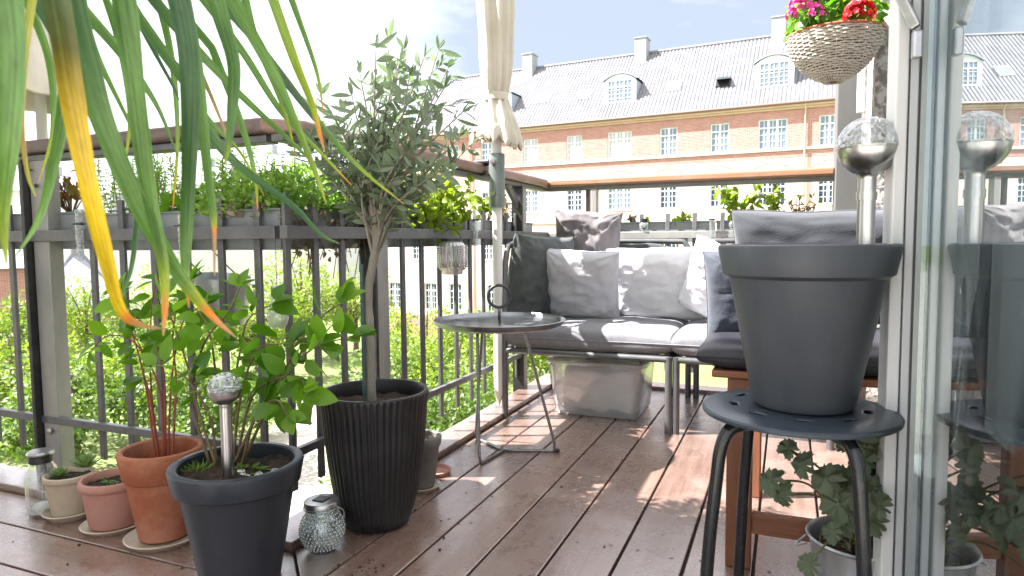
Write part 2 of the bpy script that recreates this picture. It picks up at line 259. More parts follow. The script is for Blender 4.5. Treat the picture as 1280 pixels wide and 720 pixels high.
# ------------------------------------------------------------------ mesh builder
class MB:
    def __init__(self): self.v = []; self.f = []; self.c = []
    def add(self, vs, fs, cs=None):
        o = len(self.v); self.v += [tuple(p) for p in vs]; self.f += [[i + o for i in f] for f in fs]
        if cs: self.c += cs
    def box(self, c, s, rot=None):
        vs = []
        for x in (-.5, .5):
            for y in (-.5, .5):
                for z in (-.5, .5):
                    p = V((x * s[0], y * s[1], z * s[2]))
                    if rot is not None: p = rot @ p
                    vs.append(V(c) + p)
        self.add(vs, [(0, 1, 3, 2), (4, 6, 7, 5), (0, 4, 5, 1), (2, 3, 7, 6), (0, 2, 6, 4), (1, 5, 7, 3)]); return self
    def bb(self, a, b): return self.box([(p + q) / 2 for p, q in zip(a, b)], [abs(q - p) for p, q in zip(a, b)])
    def beam(self, a, b, w, h, up=V((0, 0, 1))):
        a = V(a); b = V(b); d = (b - a); L_ = d.length; d.normalize(); x = d.cross(up)
        if x.length < 1e-4: x = V((1, 0, 0))
        x.normalize(); u = x.cross(d)
        return self.box((a + b) / 2, (w, L_, h), Matrix((x, d, u)).transposed())
    def prism(self, poly, z0, z1):
        n = len(poly); vs = [(p[0], p[1], z0) for p in poly] + [(p[0], p[1], z1) for p in poly]
        fs = [list(range(n))[::-1], list(range(n, 2 * n))] + [(i, (i + 1) % n, n + (i + 1) % n, n + i) for i in range(n)]
        self.add(vs, fs); return self
    def tube(self, pts, r, seg=8, cap=True):
        pts = [V(p) for p in pts]; n = len(pts)
        rs = r if isinstance(r, (list, tuple)) else [r] * n
        vs = []; prev = None
        for i, p in enumerate(pts):
            d = (pts[min(i + 1, n - 1)] - pts[max(i - 1, 0)]).normalized()
            if prev is None:
                x = d.cross(V((0, 0, 1)));
                if x.length < 0.05: x = d.cross(V((0, 1, 0)))
            else: x = prev - d * prev.dot(d)
            x.normalize(); prev = x; y = d.cross(x)
            for k in range(seg):
                a = 2 * math.pi * k / seg; vs.append(p + (x * math.cos(a) + y * math.sin(a)) * rs[i])
        fs = [(i * seg + k, i * seg + (k + 1) % seg, (i + 1) * seg + (k + 1) % seg, (i + 1) * seg + k) for i in range(n - 1) for k in range(seg)]
        if cap: fs += [list(range(seg))[::-1], list(range((n - 1) * seg, n * seg))]
        self.add(vs, fs); return self
    def lathe(self, prof, seg=48, c=(0, 0, 0), close=False, fn=None):
        vs = []; n = len(prof)
        for i, (r, z) in enumerate(prof):
            for k in range(seg):
                a = 2 * math.pi * k / seg; rr = r * (fn(a, i, z) if fn else 1)
                vs.append((c[0] + rr * math.cos(a), c[1] + rr * math.sin(a), c[2] + z))
        fs = [(i * seg + k, i * seg + (k + 1) % seg, (i + 1) * seg + (k + 1) % seg, (i + 1) * seg + k) for i in range(n - 1) for k in range(seg)]
        if prof[0][0] > 1e-6 and not close: fs.append(list(range(seg))[::-1])
        if close: fs += [((n - 1) * seg + k, (n - 1) * seg + (k + 1) % seg, (k + 1) % seg, k) for k in range(seg)]
        self.add(vs, fs); return self
    def disc(self, c, r, seg=40, z_noise=0.0, rings=6, seed=0):
        vs = [(c[0], c[1], c[2])]; fs = []
        for i in range(1, rings + 1):
            for k in range(seg):
                a = 2 * math.pi * k / seg; rr = r * i / rings
                p = V((c[0] + rr * math.cos(a), c[1] + rr * math.sin(a), c[2]))
                p.z += z_noise * noise.noise(p * 30 + V((seed, 0, 0))) * 2 + z_noise * noise.noise(p * 80) * 1.2
                vs.append(p)
        fs += [(0, 1 + k, 1 + (k + 1) % seg) for k in range(seg)]
        for i in range(rings - 1):
            fs += [(1 + i * seg + k, 1 + (i + 1) * seg + k, 1 + (i + 1) * seg + (k + 1) % seg, 1 + i * seg + (k + 1) % seg) for k in range(seg)]
        self.add(vs, fs); return self
    def sphere(self, c, r, seg=16, rings=10, sc=(1, 1, 1)):
        prof = [(max(1e-7, r * math.sin(math.pi * i / rings)), -r * math.cos(math.pi * i / rings)) for i in range(rings + 1)]
        o = len(self.v); self.lathe(prof, seg)
        for i in range(o, len(self.v)):
            p = self.v[i]; self.v[i] = (c[0] + p[0] * sc[0], c[1] + p[1] * sc[1], c[2] + p[2] * sc[2])
        return self
    def leaf(self, p, d, nn, L_, W, bend=0.3, n=4, shape='ovate', fold=0.15):
        """a blade from p along d, normal nn"""
        d = V(d).normalized(); s = d.cross(V(nn));
        if s.length < 1e-3: s = d.cross(V((0.3, 0.5, 0.8)))
        s.normalize(); u = s.cross(d)
        vs = []
        for i in range(n + 1):
            t = i / n
            if shape == 'ovate': w = W * (math.sin(math.pi * min(1, t ** 0.75)) ** 0.8 if 0 < t < 1 else 0.02)
            elif shape == 'lance': w = W * (math.sin(math.pi * t) ** 0.7 if 0 < t < 1 else 0.03)
            else: w = W * (1 - t) ** 0.6 if t < 1 else 0.0
            c = V(p) + d * (L_ * t) - u * (bend * L_ * t * t)
            vs += [c - s * w / 2 + u * (w * fold), c, c + s * w / 2 + u * (w * fold)]
        fs = []
        for i in range(n):
            a = i * 3; fs += [(a, a + 1, a + 4, a + 3), (a + 1, a + 2, a + 5, a + 4)]
        self.add(vs, fs); return self
    def build(self, name, m, parent=None, smooth=True, bevel=0, angle=40, segs=2, sub=0, loc=None):
        me = bpy.data.meshes.new(name); me.from_pydata(self.v, [], self.f); me.validate()
        bm = bmesh.new(); bm.from_mesh(me)
        if sub == -1: pass
        if not self.c: bmesh.ops.recalc_face_normals(bm, faces=bm.faces) if len(bm.faces) < 60000 and name not in ('foliage', 'crown') else None
        bm.to_mesh(me); bm.free()
        if self.c:
            ca = me.color_attributes.new('Col', 'FLOAT_COLOR', 'POINT')
            for i, c in enumerate(self.c): ca.data[i].color = (c[0], c[1], c[2], 1)
        ms = m if isinstance(m, list) else [m]
        for q in ms: me.materials.append(q)
        if smooth:
            me.shade_smooth()
            if angle < 180: me.set_sharp_from_angle(angle=R(angle))
        o = bpy.data.objects.new(name, me); COL.objects.link(o)
        if parent is not None: o.parent = parent
        if loc: o.location = loc
        if bevel:
            b = o.modifiers.new('bevel', 'BEVEL'); b.width = bevel; b.segments = segs; b.limit_method = 'ANGLE'; b.angle_limit = R(40)
        return o
def thing(name, label, cat, loc=(0, 0, 0), rz=0, group=None):
    o = bpy.data.objects.new(name, None); COL.objects.link(o); o.location = loc; o.rotation_euler = (0, 0, rz); o.empty_display_size = 0.1
    o['label'] = label; o['category'] = cat
    if group: o['group'] = group
    return o
def tag(o, label, cat, group=None):
    o['label'] = label; o['category'] = cat
    if group: o['group'] = group
    return o
def struct(o): o['kind'] = 'structure'; return o
def copytree(o, parent=None):
    c = o.copy(); COL.objects.link(c); c.parent = parent
    for ch in list(o.children): copytree(ch, c)
    return c
rnd = random.random
def ru(a, b): return a + (b - a) * random.random()
def rdir(): 
    while True:
        p = V((ru(-1, 1), ru(-1, 1), ru(-1, 1)))
        if 0.1 < p.length < 1: return p.normalized()
def bez(pts, n=12):
    """Catmull-Rom through points"""
    pts = [V(p) for p in pts]; P = [pts[0] * 2 - pts[1]] + pts + [pts[-1] * 2 - pts[-2]]; out = []
    for i in range(1, len(P) - 2):
        for k in range(n):
            t = k / n; a, b, c, d = P[i - 1], P[i], P[i + 1], P[i + 2]
            out.append(0.5 * ((2 * b) + (c - a) * t + (2 * a - 5 * b + 4 * c - d) * t * t + (3 * b - a - 3 * c + d) * t ** 3))
    out.append(pts[-1]); return out

# ================================================================== SETTING
# ---- deck boards
def deck():
    mb = MB(); pitch = 0.1543; g = 0.0035; x0 = -1.1413
    for i in range(11):
        xa = x0 + i * pitch + g; xb = x0 + (i + 1) * pitch - g
        sa = 0.16 - xa; sb = 0.16 - xb
        mb.prism([(xa, sa + .004), (xb, sb + .004), (xb, 3.44), (xa, 3.44)], -0.028, 0)
    o = struct(mb.build('floor', M['deckY'], smooth=False, bevel=0.0025, segs=2))
    mb = MB(); y0 = 1.2955
    for i in range(10):
        yb = y0 - i * pitch - g; ya = y0 - (i + 1) * pitch + g
        mb.prism([(-4.2, ya), (0.16 - ya - .004, ya), (0.16 - yb - .004, yb), (-4.2, yb)], -0.028, 0)
    struct(mb.build('floor_left', M['deckX'], smooth=False, bevel=0.0025, segs=2))
    # screws
    # kerb boards round the edge
    mb = MB(); mb.bb((-1.262, 1.30, -.02), (-1.146, 3.56, .022)); o = mb.build('kerb_side', M['deckY'], smooth=False, bevel=.003); struct(o)
    mb = MB(); mb.bb((-4.2, 1.30, -.02), (-1.264, 1.42, .022)); struct(mb.build('kerb_front', M['deckX'], smooth=False, bevel=.003))
    mb = MB(); mb.bb((-1.144, 3.446, -.02), (0.6, 3.56, .018)); struct(mb.build('kerb_back', M['deckX'], smooth=False, bevel=.003))
    mb = MB(); mb.bb((-1.25, 1.2, -.26), (0.7, 3.55, -.032)); struct(mb.build('floor_slab', M['gasket'], smooth=False))
    mb = MB(); mb.bb((-4.2, -.4, -.26), (-1.26, 1.41, -.032)); mb.bb((-1.25, -.4, -.26), (.7, 1.195, -.032)); struct(mb.build('floor_slab_left', M['gasket'], smooth=False))
    mb = MB()
    for i in range(11):
        for dx in (0.035, 0.12):
            for y in (1.62, 2.25, 2.88):
                if y > 0.2 - (x0 + i * pitch + dx): mb.lathe([(0.0048, 0.0006), (0.0001, 0.0004)], 8, (x0 + i * pitch + dx, y + ru(-.01, .01), 0))
    struct(mb.build('floor_screws', M['gasket'], smooth=False))
deck()

mb = MB()
for (cx_, cy_, n_, sp_) in ((-.93, 1.30, 16, .03), (-1.25, 1.20, 16, .16), (-1.0, 1.62, 14, .12), (-.5, 2.2, 14, .5), (-1.6, 1.1, 12, .3)):
    for i in range(n_):
        x = random.gauss(cx_, sp_); y = random.gauss(cy_, sp_); s_ = ru(.0015, .0045); mb.sphere((x, y, s_ * .5), s_, 5, 4, (1, ru(.5, 1.4), .6))
o = mb.build('soil_crumbs', M['soil'], None); o['kind'] = 'stuff'
# ---- house wall behind the camera (casts the shade) and the wall end at the right
def house():
    t = thing('house_wall', 'pale plastered house wall behind the balcony, tall and plain', 'wall')
    mb = MB(); mb.bb((-9, -.75, -6), (-1.5, -.42, 7.5)); mb.bb((1.5, -.75, -6), (4, -.42, 7.5)); mb.bb((-1.5, -.75, 2.7), (1.5, -.42, 7.5)); mb.bb((-1.5, -.75, -6), (1.5, -.42, -.26))
    mb.build('plaster_face', M['plaster'], t, smooth=False)
house()

# ================================================================== RAILINGS
RT = 1.1
def baluster(x, y, ax):
    mb = MB(); z0 = 0.085; zt = 0.915
    w = 0.022
    mb.box((x, y, (z0 + zt) / 2), (w if ax == 'x' else .012, .012 if ax == 'x' else w, zt - z0))
    return mb
def rail_left():
    t = thing('balcony_railing', 'grey metal railing along the left front, with wooden handrail seen behind the strap leaves', 'railing', (-2.6, 1.44, 0), group='railings round the balcony')
    off = V((2.6, -1.44, 0))
    def B(mb, n, m, **k):
        o = mb.build(n, m, t, **k)
        for v in o.data.vertices: v.co += off
        return o
    xs = [-1.365 - i * 0.134 for i in range(6)] + [-2.44, -2.574, -2.708, -2.842, -2.976, -3.11, -3.24]
    for x in xs: B(baluster(x, 1.452, 'x'), 'baluster', M['steel'], bevel=.002)
    mb = MB(); mb.bb((-4.2, 1.418, .79), (-1.275, 1.444, .826)); B(mb, 'mid_rail', M['steel'], bevel=.002)
    mb = MB(); mb.bb((-4.2, 1.424, .188), (-1.275, 1.444, .212)); B(mb, 'bottom_rail', M['steel'], bevel=.002)
    # post: flat plate with an edge strip
    mb = MB(); mb.bb((-2.285, 1.427, -.14), (-2.21, 1.475, RT - .045)); B(mb, 'post', M['steel_post'], bevel=.003)
    mb = MB(); mb.bb((-2.305, 1.405, -.14), (-2.289, 1.475, RT - .045)); B(mb, 'post_flange', M['dark_steel'], bevel=.002)
    mb = MB(); mb.sphere((-2.245, 1.418, .165), .011, 12, 8, (1, .7, 1)); B(mb, 'bolt', M['lid_metal']); mb = MB(); mb.sphere((-2.245, 1.42, .97), .007, 12, 8, (1, .7, 1)); B(mb, 'bolt', M['dark_steel'])
    # handrail: metal under, wood over
    mb = MB(); mb.bb((-4.2, 1.425, RT - .05), (-1.30, 1.475, RT - .031)); B(mb, 'handrail_bracket', M['steel'], bevel=.002)
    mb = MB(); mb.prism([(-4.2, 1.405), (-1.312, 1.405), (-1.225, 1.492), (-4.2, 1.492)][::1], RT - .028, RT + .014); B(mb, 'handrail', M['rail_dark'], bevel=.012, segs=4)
rail_left()
def rail_side():
    X = -1.262
    t = thing('balcony_railing', 'grey metal railing running away on the left, the closed parasol clamped to it', 'railing', (X, 1.6, 0), group='railings round the balcony')
    off = V((-X, -1.6, 0))
    def B(mb, n, m, **k):
        o = mb.build(n, m, t, **k)
        for v in o.data.vertices: v.co += off
        return o
    ys = [1.456, 1.575, 1.70, 2.048, 2.182, 2.32, 2.46, 2.595, 2.73, 2.865, 3.0, 3.12]
    for y in ys: B(baluster(X - .006, y, 'y'), 'baluster', M['steel'], bevel=.002)
    mb = MB(); mb.bb((X + .004, 1.418, .79), (X + .03, 3.54, .826)); B(mb, 'mid_rail', M['steel'], bevel=.002)
    mb = MB(); mb.bb((X + .004, 1.424, .188), (X + .024, 3.54, .212)); B(mb, 'bottom_rail', M['steel'], bevel=.002)
    for y0, y1 in ((1.84, 1.925), (3.14, 3.22)):
        mb = MB(); mb.bb((X - .028, y0, -.14 if y0 < 2 else -.05), (X + .016, y1, RT - .045)); o = B(mb, 'post', M['steel_post'], bevel=.003)
        mb = MB(); mb.bb((X - .03, y0 - .014, -.14), (X + .03, y0 - .002, RT - .045)); B(mb, 'post_flange', M['dark_steel'], bevel=.002)
    mb = MB(); mb.beam((X, 3.17, .93), (X, 2.98, 1.06), .02, .03); B(mb, 'brace', M['steel'], bevel=.002)
    mb = MB(); mb.bb((X - .02, 1.425, RT - .05), (X + .02, 3.54, RT - .031)); B(mb, 'handrail_bracket', M['steel'], bevel=.002)
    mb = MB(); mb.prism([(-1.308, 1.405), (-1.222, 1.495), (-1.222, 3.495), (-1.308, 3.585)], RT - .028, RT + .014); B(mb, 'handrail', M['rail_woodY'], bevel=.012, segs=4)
rail_side()
def rail_back():
    Y = 3.54
    t = thing('balcony_railing', 'far railing across the end of the balcony behind the sofa, sunlit orange handrail', 'railing', (-.5, Y, 0), group='railings round the balcony')
    off = V((.5, -Y, 0))
    def B(mb, n, m, **k):
        o = mb.build(n, m, t, **k)
        for v in o.data.vertices: v.co += off
        return o
    for i in range(11): 
        x = -1.13 + i * .137
        if abs(x + .98) > .03: B(baluster(x, Y + .004, 'x'), 'baluster', M['steel'], bevel=.002)
    mb = MB(); mb.bb((-1.23, Y - .03, .785), (.2, Y - .006, .822)); B(mb, 'mid_rail', M['steel_post'], bevel=.002)
    mb = MB(); mb.bb((-1.23, Y - .026, .188), (.2, Y - .006, .212)); B(mb, 'bottom_rail', M['steel'], bevel=.002)
    mb = MB(); mb.bb((-1.018, Y - .02, -.05), (-1.0, Y + .02, RT - .045)); B(mb, 'post_flange', M['dark_steel'], bevel=.002)
    mb = MB(); mb.bb((-.985, Y - .03, -.05), (-.955, Y + .02, RT - .045)); B(mb, 'post', M['steel_post'], bevel=.003)
    mb = MB(); mb.bb((-1.24, Y - .02, RT - .05), (.2, Y + .02, RT - .031)); B(mb, 'handrail_bracket', M['steel'], bevel=.002)
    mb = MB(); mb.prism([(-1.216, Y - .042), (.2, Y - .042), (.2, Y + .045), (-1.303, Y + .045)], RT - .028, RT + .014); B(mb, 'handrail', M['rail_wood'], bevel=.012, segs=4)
rail_back()

# ================================================================== RIGHT SIDE: pillar, wall end, door leaf
def right_side():
    p = aY(1045, 200, 3.44); q = aY(1083, 200, 3.44)
    t = thing('pillar', 'broad grey painted pillar at the far right corner behind the hanging basket', 'pillar', ((p.x + q.x) / 2 + .02, 3.52, 0))
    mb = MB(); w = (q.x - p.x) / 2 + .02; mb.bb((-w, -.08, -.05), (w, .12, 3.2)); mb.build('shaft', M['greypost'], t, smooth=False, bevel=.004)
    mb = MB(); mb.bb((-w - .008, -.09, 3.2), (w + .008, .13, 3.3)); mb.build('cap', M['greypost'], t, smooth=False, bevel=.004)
    # dark drainpipe with its white board
    a = aY(1086, 200, 3.0)
    t = thing('drainpipe', 'thin dark brown drainpipe between the grey pillar and the rough masonry', 'pipe', (a.x, 3.0, 0))
    mb = MB(); mb.tube([(0, 0, 0), (0, 0, 3.3)], .013, 12); mb.build('pipe', M['gutter'], t)
    for z in (0.5, 1.9, 2.9):
        mb = MB(); mb.bb((-.02, -.018, z), (.02, .03, z + .02)); mb.build('clamp', M['dark_steel'], t, smooth=False, bevel=.002)
    a = aY(1079, 90, 3.05)
    mb = MB(); mb.bb((-.014, -.01, -.16), (.014, .01, .10)); o = mb.build('thermometer_board', M['white_paint'], None, smooth=False, bevel=.003, loc=(a.x - .006, 3.05, a.z)); tag(o, 'narrow white board fixed beside the drainpipe under the basket', 'board')
    # rough masonry edge
    a = aY(1091, 200, 2.7); b = aY(1111, 200, 2.7)
    mb = MB()
    nz = 70
    for i in range(nz):      # irregular rough face
        pass
    w = b.x - a.x
    nx, nzz = 8, 150
    vs = []; fs = []
    for j in range(nzz + 1):
        for i in range(nx + 1):
            x = i / nx * (w + .25); z = -.2 + 3.4 * j / nzz
            d = noise.noise(V((x * 25, z * 25, 3))) * .012 + noise.noise(V((x * 60, z * 60, 9))) * .006
            vs.append((x + (noise.noise(V((z * 20, 1, 1))) * .004 if i == 0 else 0), d, z))
    for j in range(nzz):
        for i in range(nx): k = j * (nx + 1) + i; fs.append((k, k + 1, k + nx + 2, k + nx + 1))
    mb.add(vs, fs)
    mb.bb((0.004, .02, -.2), (w + .25, .5, 3.2))
    o = mb.build('masonry_wall_end', M['stonewall'], None, loc=(a.x, 2.7, 0), angle=180); tag(o, 'rough grey masonry wall end beside the glass door', 'wall')
    # white door casing beyond the leaf
    a = aY(1110, 200, 1.95); 
    t = thing('door_casing', 'upright white door casing between masonry and the open glass door', 'door frame', (a.x, 1.95, 0))
    mb = MB(); mb.bb((0, 0, -.03), (.03, .06, 2.7)); mb.build('outer_board', M['alu_white'], t, smooth=False, bevel=.002)
    mb = MB(); mb.bb((.031, .012, -.03), (.042, .06, 2.7)); mb.build('dark_rebate', M['gasket'], t, smooth=False)
    mb = MB(); mb.bb((.043, .0, -.03), (.14, .06, 2.7)); mb.build('inner_board', M['alu_white'], t, smooth=False, bevel=.002)
right_side()

MA = R(6.6); MX0 = 0.378
def door_leaf():
    d = V((-math.sin(MA), math.cos(MA), 0)); n = V((-math.cos(MA), -math.sin(MA), 0))   # n faces left (towards balcony)
    base = V((MX0, 0, 0))
    # local frame: x=along d (away from camera), y = n direction (to the left)
    t = thing('glass_door', 'open glass balcony door in pale aluminium frame at the right edge, mirroring the roofs', 'door', (MX0, 0, -.02), math.atan2(d.y, d.x))
    # local y axis after rotation = (-d.y, d.x) = (-cos, -sin) = n
    z0, z1 = 0.0, 2.35
    rr_ = ray(1150, 360); nn_ = -n; s_ = (nn_.dot(base)) / nn_.dot(rr_); s0 = (rr_ * s_ - base).dot(d)
    r2_ = ray(1112, 360); q_ = base + d * (s0 - .012)
    # offset y so that base + d*(s0-.012) + n*y lies on ray 1112
    yl = (q_.x * r2_.y - q_.y * r2_.x) / (n.y * r2_.x - n.x * r2_.y); kk = yl / .074
    # pane
    mb = MB(); mb.bb((-.1, -.012, .08), (s0 + .0, 0.0, 2.25))
    m, nt, b = newmat('door_glass'); N = nt.nodes; L = nt.links; N.remove(b)
    out = [q for q in N if q.type == 'OUTPUT_MATERIAL'][0]
    tr = N.new('ShaderNodeBsdfTransparent'); tr.inputs[0].default_value = (.70, .75, .75, 1)
    g = N.new('ShaderNodeBsdfGlossy'); g.inputs['Roughness'].default_value = 0.004; g.inputs['Color'].default_value = (.92, .96, .97, 1)
    mx = N.new('ShaderNodeMixShader'); mx.inputs[0].default_value = 0.6
    L.new(tr.outputs[0], mx.inputs[1]); L.new(g.outputs[0], mx.inputs[2]); L.new(mx.outputs[0], out.inputs[0])
    M['door_glass'] = m
    mb.build('pane', m, t, smooth=False)
    # far stile, stepped profile (measured as distance in front of the glass)
    def strip(name, ya, yb, xa, xb, m, bev=.0015):
        q = MB(); q.bb((xa, ya * kk, z0), (xb, yb * kk, z1)); return q.build(name, m, t, smooth=False, bevel=bev)
    strip('stile', .045, .074, s0 - .012, s0 + .05, M['alu_white'], .003)
    strip('stile_groove', .040, .0445, s0 + .004, s0 + .05, M['gasket'])
    strip('stile_face', .020, .0395, s0 - .006, s0 + .05, M['alu'], .002)
    strip('glass_seal', .0125, .0195, s0 + .002, s0 + .05, M['gasket'])
    strip('glazing_bead', -.02, .012, s0 + .001, s0 + .05, M['green_gasket'], .001)
    strip('stile_back', -.06, -.021, s0 - .012, s0 + .05, M['alu'], .002)
    q = MB(); q.bb((-.1, -.06, 0), (s0, .0, .078)); q.build('bottom_rail', M['alu'], t, smooth=False, bevel=.002)
    q = MB(); q.bb((-.1, -.06, 2.252), (s0, .0, 2.35)); q.build('top_rail', M['alu'], t, smooth=False, bevel=.002)
    # handle near the top of the frame (lever seen from the side)
    h = aD(1150, 25, 1.28)
    loc = t.matrix_basis.inverted() if False else None
    q = MB(); zc = h.z + .02
    q.beam((s0 - .03, .058, zc + .085), (s0 - .05, .033, zc + .015), .012, .016)
    q.box((s0 - .045, .030, zc - .012), (.02, .014, .045))
    q.build('handle', M['lid_metal'], t, smooth=False, bevel=.003)
    # dim room wall behind the pane
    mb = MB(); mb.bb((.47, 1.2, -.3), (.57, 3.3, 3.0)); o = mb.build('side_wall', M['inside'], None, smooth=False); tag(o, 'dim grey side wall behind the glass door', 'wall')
door_leaf()

# ================================================================== POTS
def potprof(rt, rb, h, rimh, rimo, th=.008, inner=None):
    """outer pot with a thick rim; returns closed profile list bottom->rim->inside"""
    zi = inner if inner is not None else h - .03
    rr = lambda z: rb + (rt - rb) * z / h
    p = [(rb * .5, 0), (rb - .006, 0), (rb, .006)]
    p += [(rr(h - rimh - .002) , h - rimh - .003), (rr(h - rimh) + rimo * .3, h - rimh - .001), (rr(h - rimh) + rimo, h - rimh + .004)]
    p += [(rt + rimo - .001, h - .007), (rt + rimo - .003, h - .002), (rt + rimo - .007, h), (rt + rimo - th - .004, h), (rt + rimo - th - .008, h - .004)]
    p += [(rr(h - rimh) - .004, h - rimh), (rr(zi) - th, zi)]
    return p
def saucer(mb, r, h=.018):
    mb.lathe([(r * .8, 0), (r * .86, 0), (r, h), (r - .004, h + .002), (r - .007, h), (r * .82, .006), (0.0001, .006)], 48)

def stool():
    c = V((.0233, 1.325, 0))
    t = thing('stool', 'round black stool with holes in its seat, carrying the big slate pot', 'stool', c, R(-10)); t.scale = (.93, .93, 1.055)
    zs = .448; r = .182
    mb = MB()
    # seat top with elliptical holes: ring mesh built as polar grid with openings cut
    segs, rings = 240, 44
    holes = []
    for k in range(9): holes.append((k * 40 + 4, .122))
    def inhole(x, y):
        for a, rr in holes:
            a = R(a); hx, hy = rr * math.cos(a), rr * math.sin(a); dx, dy = x - hx, y - hy
            u = dx * math.cos(a) + dy * math.sin(a); v = -dx * math.sin(a) + dy * math.cos(a)
            if (u / .008) ** 2 + (v / .017) ** 2 < 1: return True
        return False
    vs = []; fs = []
    def zz(rr): return zs - .006 * max(0, (rr - .135) / .047) ** 2 - .003 * (1 - min(1, rr / .11))
    for i in range(rings + 1):
        rr = r * i / rings if i else .0005
        for k in range(segs):
            a = 2 * math.pi * k / segs; vs.append((rr * math.cos(a), rr * math.sin(a), zz(rr)))
    for i in range(rings):
        for k in range(segs):
            a = 2 * math.pi * (k + .5) / segs; rr = r * (i + .5) / rings
            if inhole(rr * math.cos(a), rr * math.sin(a)): continue
            fs.append((i * segs + k, i * segs + (k + 1) % segs, (i + 1) * segs + (k + 1) % segs, (i + 1) * segs + k))
    mb.add(vs, fs)
    mb.lathe([(r, zs - .006), (r + .002, zs - .009), (r + .001, zs - .014), (r - .004, zs - .015), (r - .006, zs - .010)], 96, close=False)
    o = mb.build('seat', M['stool_seat'], t, angle=60)
    sm = o.modifiers.new('thick', 'SOLIDIFY'); sm.thickness = .004; sm.offset = -1
    mb = MB(); mb.lathe([(.10, zs - .030), (.115, zs - .030), (.115, zs - .012), (.10, zs - .012)], 48, close=True); mb.build('seat_ring', M['stool'], t)
    for k in range(4):
        a = R(45 + 90 * k) ; dr = V((math.cos(a), math.sin(a), 0))
        pts = bez([dr * .04 + V((0, 0, zs - .026)), dr * .11 + V((0, 0, zs - .026)), dr * .148 + V((0, 0, zs - .034)), dr * .168 + V((0, 0, zs - .065)), dr * .178 + V((0, 0, zs - .13)), dr * .192 + V((0, 0, .2)), dr * .205 + V((0, 0, .012))], 6)
        mb = MB(); mb.tube(pts, .0125, 14); lg = mb.build('leg', M['stool'], t)
        mb = MB(); mb.tube([dr * .2045 + V((0, 0, .022)), dr * .2065], .015, 14); mb.build('foot_cap', M['dark_steel'], lg)
stool()
def big_pot():
    t = thing('plant_pot', 'large slate grey plastic pot with thick rim standing on the black stool', 'plant pot', (.031, 1.33, .474)); t.scale = (.93, .93, .93)
    mb = MB(); mb.lathe(potprof(.155, .095, .318, .062, .012, inner=.26), 96); mb.build('shell', M['pot_grey'], t, angle=35)
    mb = MB(); mb.disc((0, 0, .262), .148, 48, .004); mb.build('soil', M['soil'], t)
big_pot()
def solar_lamp(name_lbl, base, zb, ztop, r, rs, ribs=False, tilt=0):
    """base soil point, globe centre at ztop"""
    t = thing('solar_lamp', name_lbl, 'garden light', (base[0], base[1], zb)); h = ztop - zb
    mb = MB(); mb.tube([(0, 0, -.05), (0, 0, h - r * .95)], rs, 24); mb.build('stem', M['inox'], t, angle=60)
    if ribs: 
        mb = MB(); mb.tube([(0, 0, h * .55), (0, 0, h * .62)], rs * 1.12, 24); mb.build('stem_sleeve', M['inox'], t, angle=60)
    prof = []
    for i in range(13):
        a = R(-90 + i * 7.2); prof.append((max(rs * .8, (r * .985) * math.cos(a)) if i == 0 else r * .985 * math.cos(a) + (.0), h + r * .985 * math.sin(a)))
    prof = [(rs, h - r * 1.12), (rs * 1.05, h - r * 1.02)] + [p for p in prof if p[0] > rs] + [(r * .99, h - .02 * r), (r * .93, h - .02 * r), (r * .9, h - .1 * r)]
    mb = MB(); mb.lathe(prof, 48); cup = mb.build('cup', M['inox'], t, angle=50)
    mb = MB(); mb.disc((0, 0, h - .12 * r), r * .9, 32, 0); mb.build('solar_panel', M['dark_steel'], cup)
    prof = [(r * math.cos(R(a)), h + r * math.sin(R(a))) for a in range(-6, 90, 6)] + [(.0003, h + r)]
    mb = MB(); mb.lathe(prof, 48); mb.v[:]; o = mb.build('glass_globe', M['crackle'], t, angle=180)
bpt = aY(1085, 186, 1.385)
solar_lamp('tall solar garden light with crackled glass globe stuck in the slate pot on the stool', (bpt.x, 1.385), .73, bpt.z + .004, .0535, .0155, True)
fpt = aY(281, 486, 1.10)
solar_lamp('small solar globe light with steel stem stuck in the dark blue bush pot', (fpt.x, 1.10), .265, fpt.z, .0365, .0125)

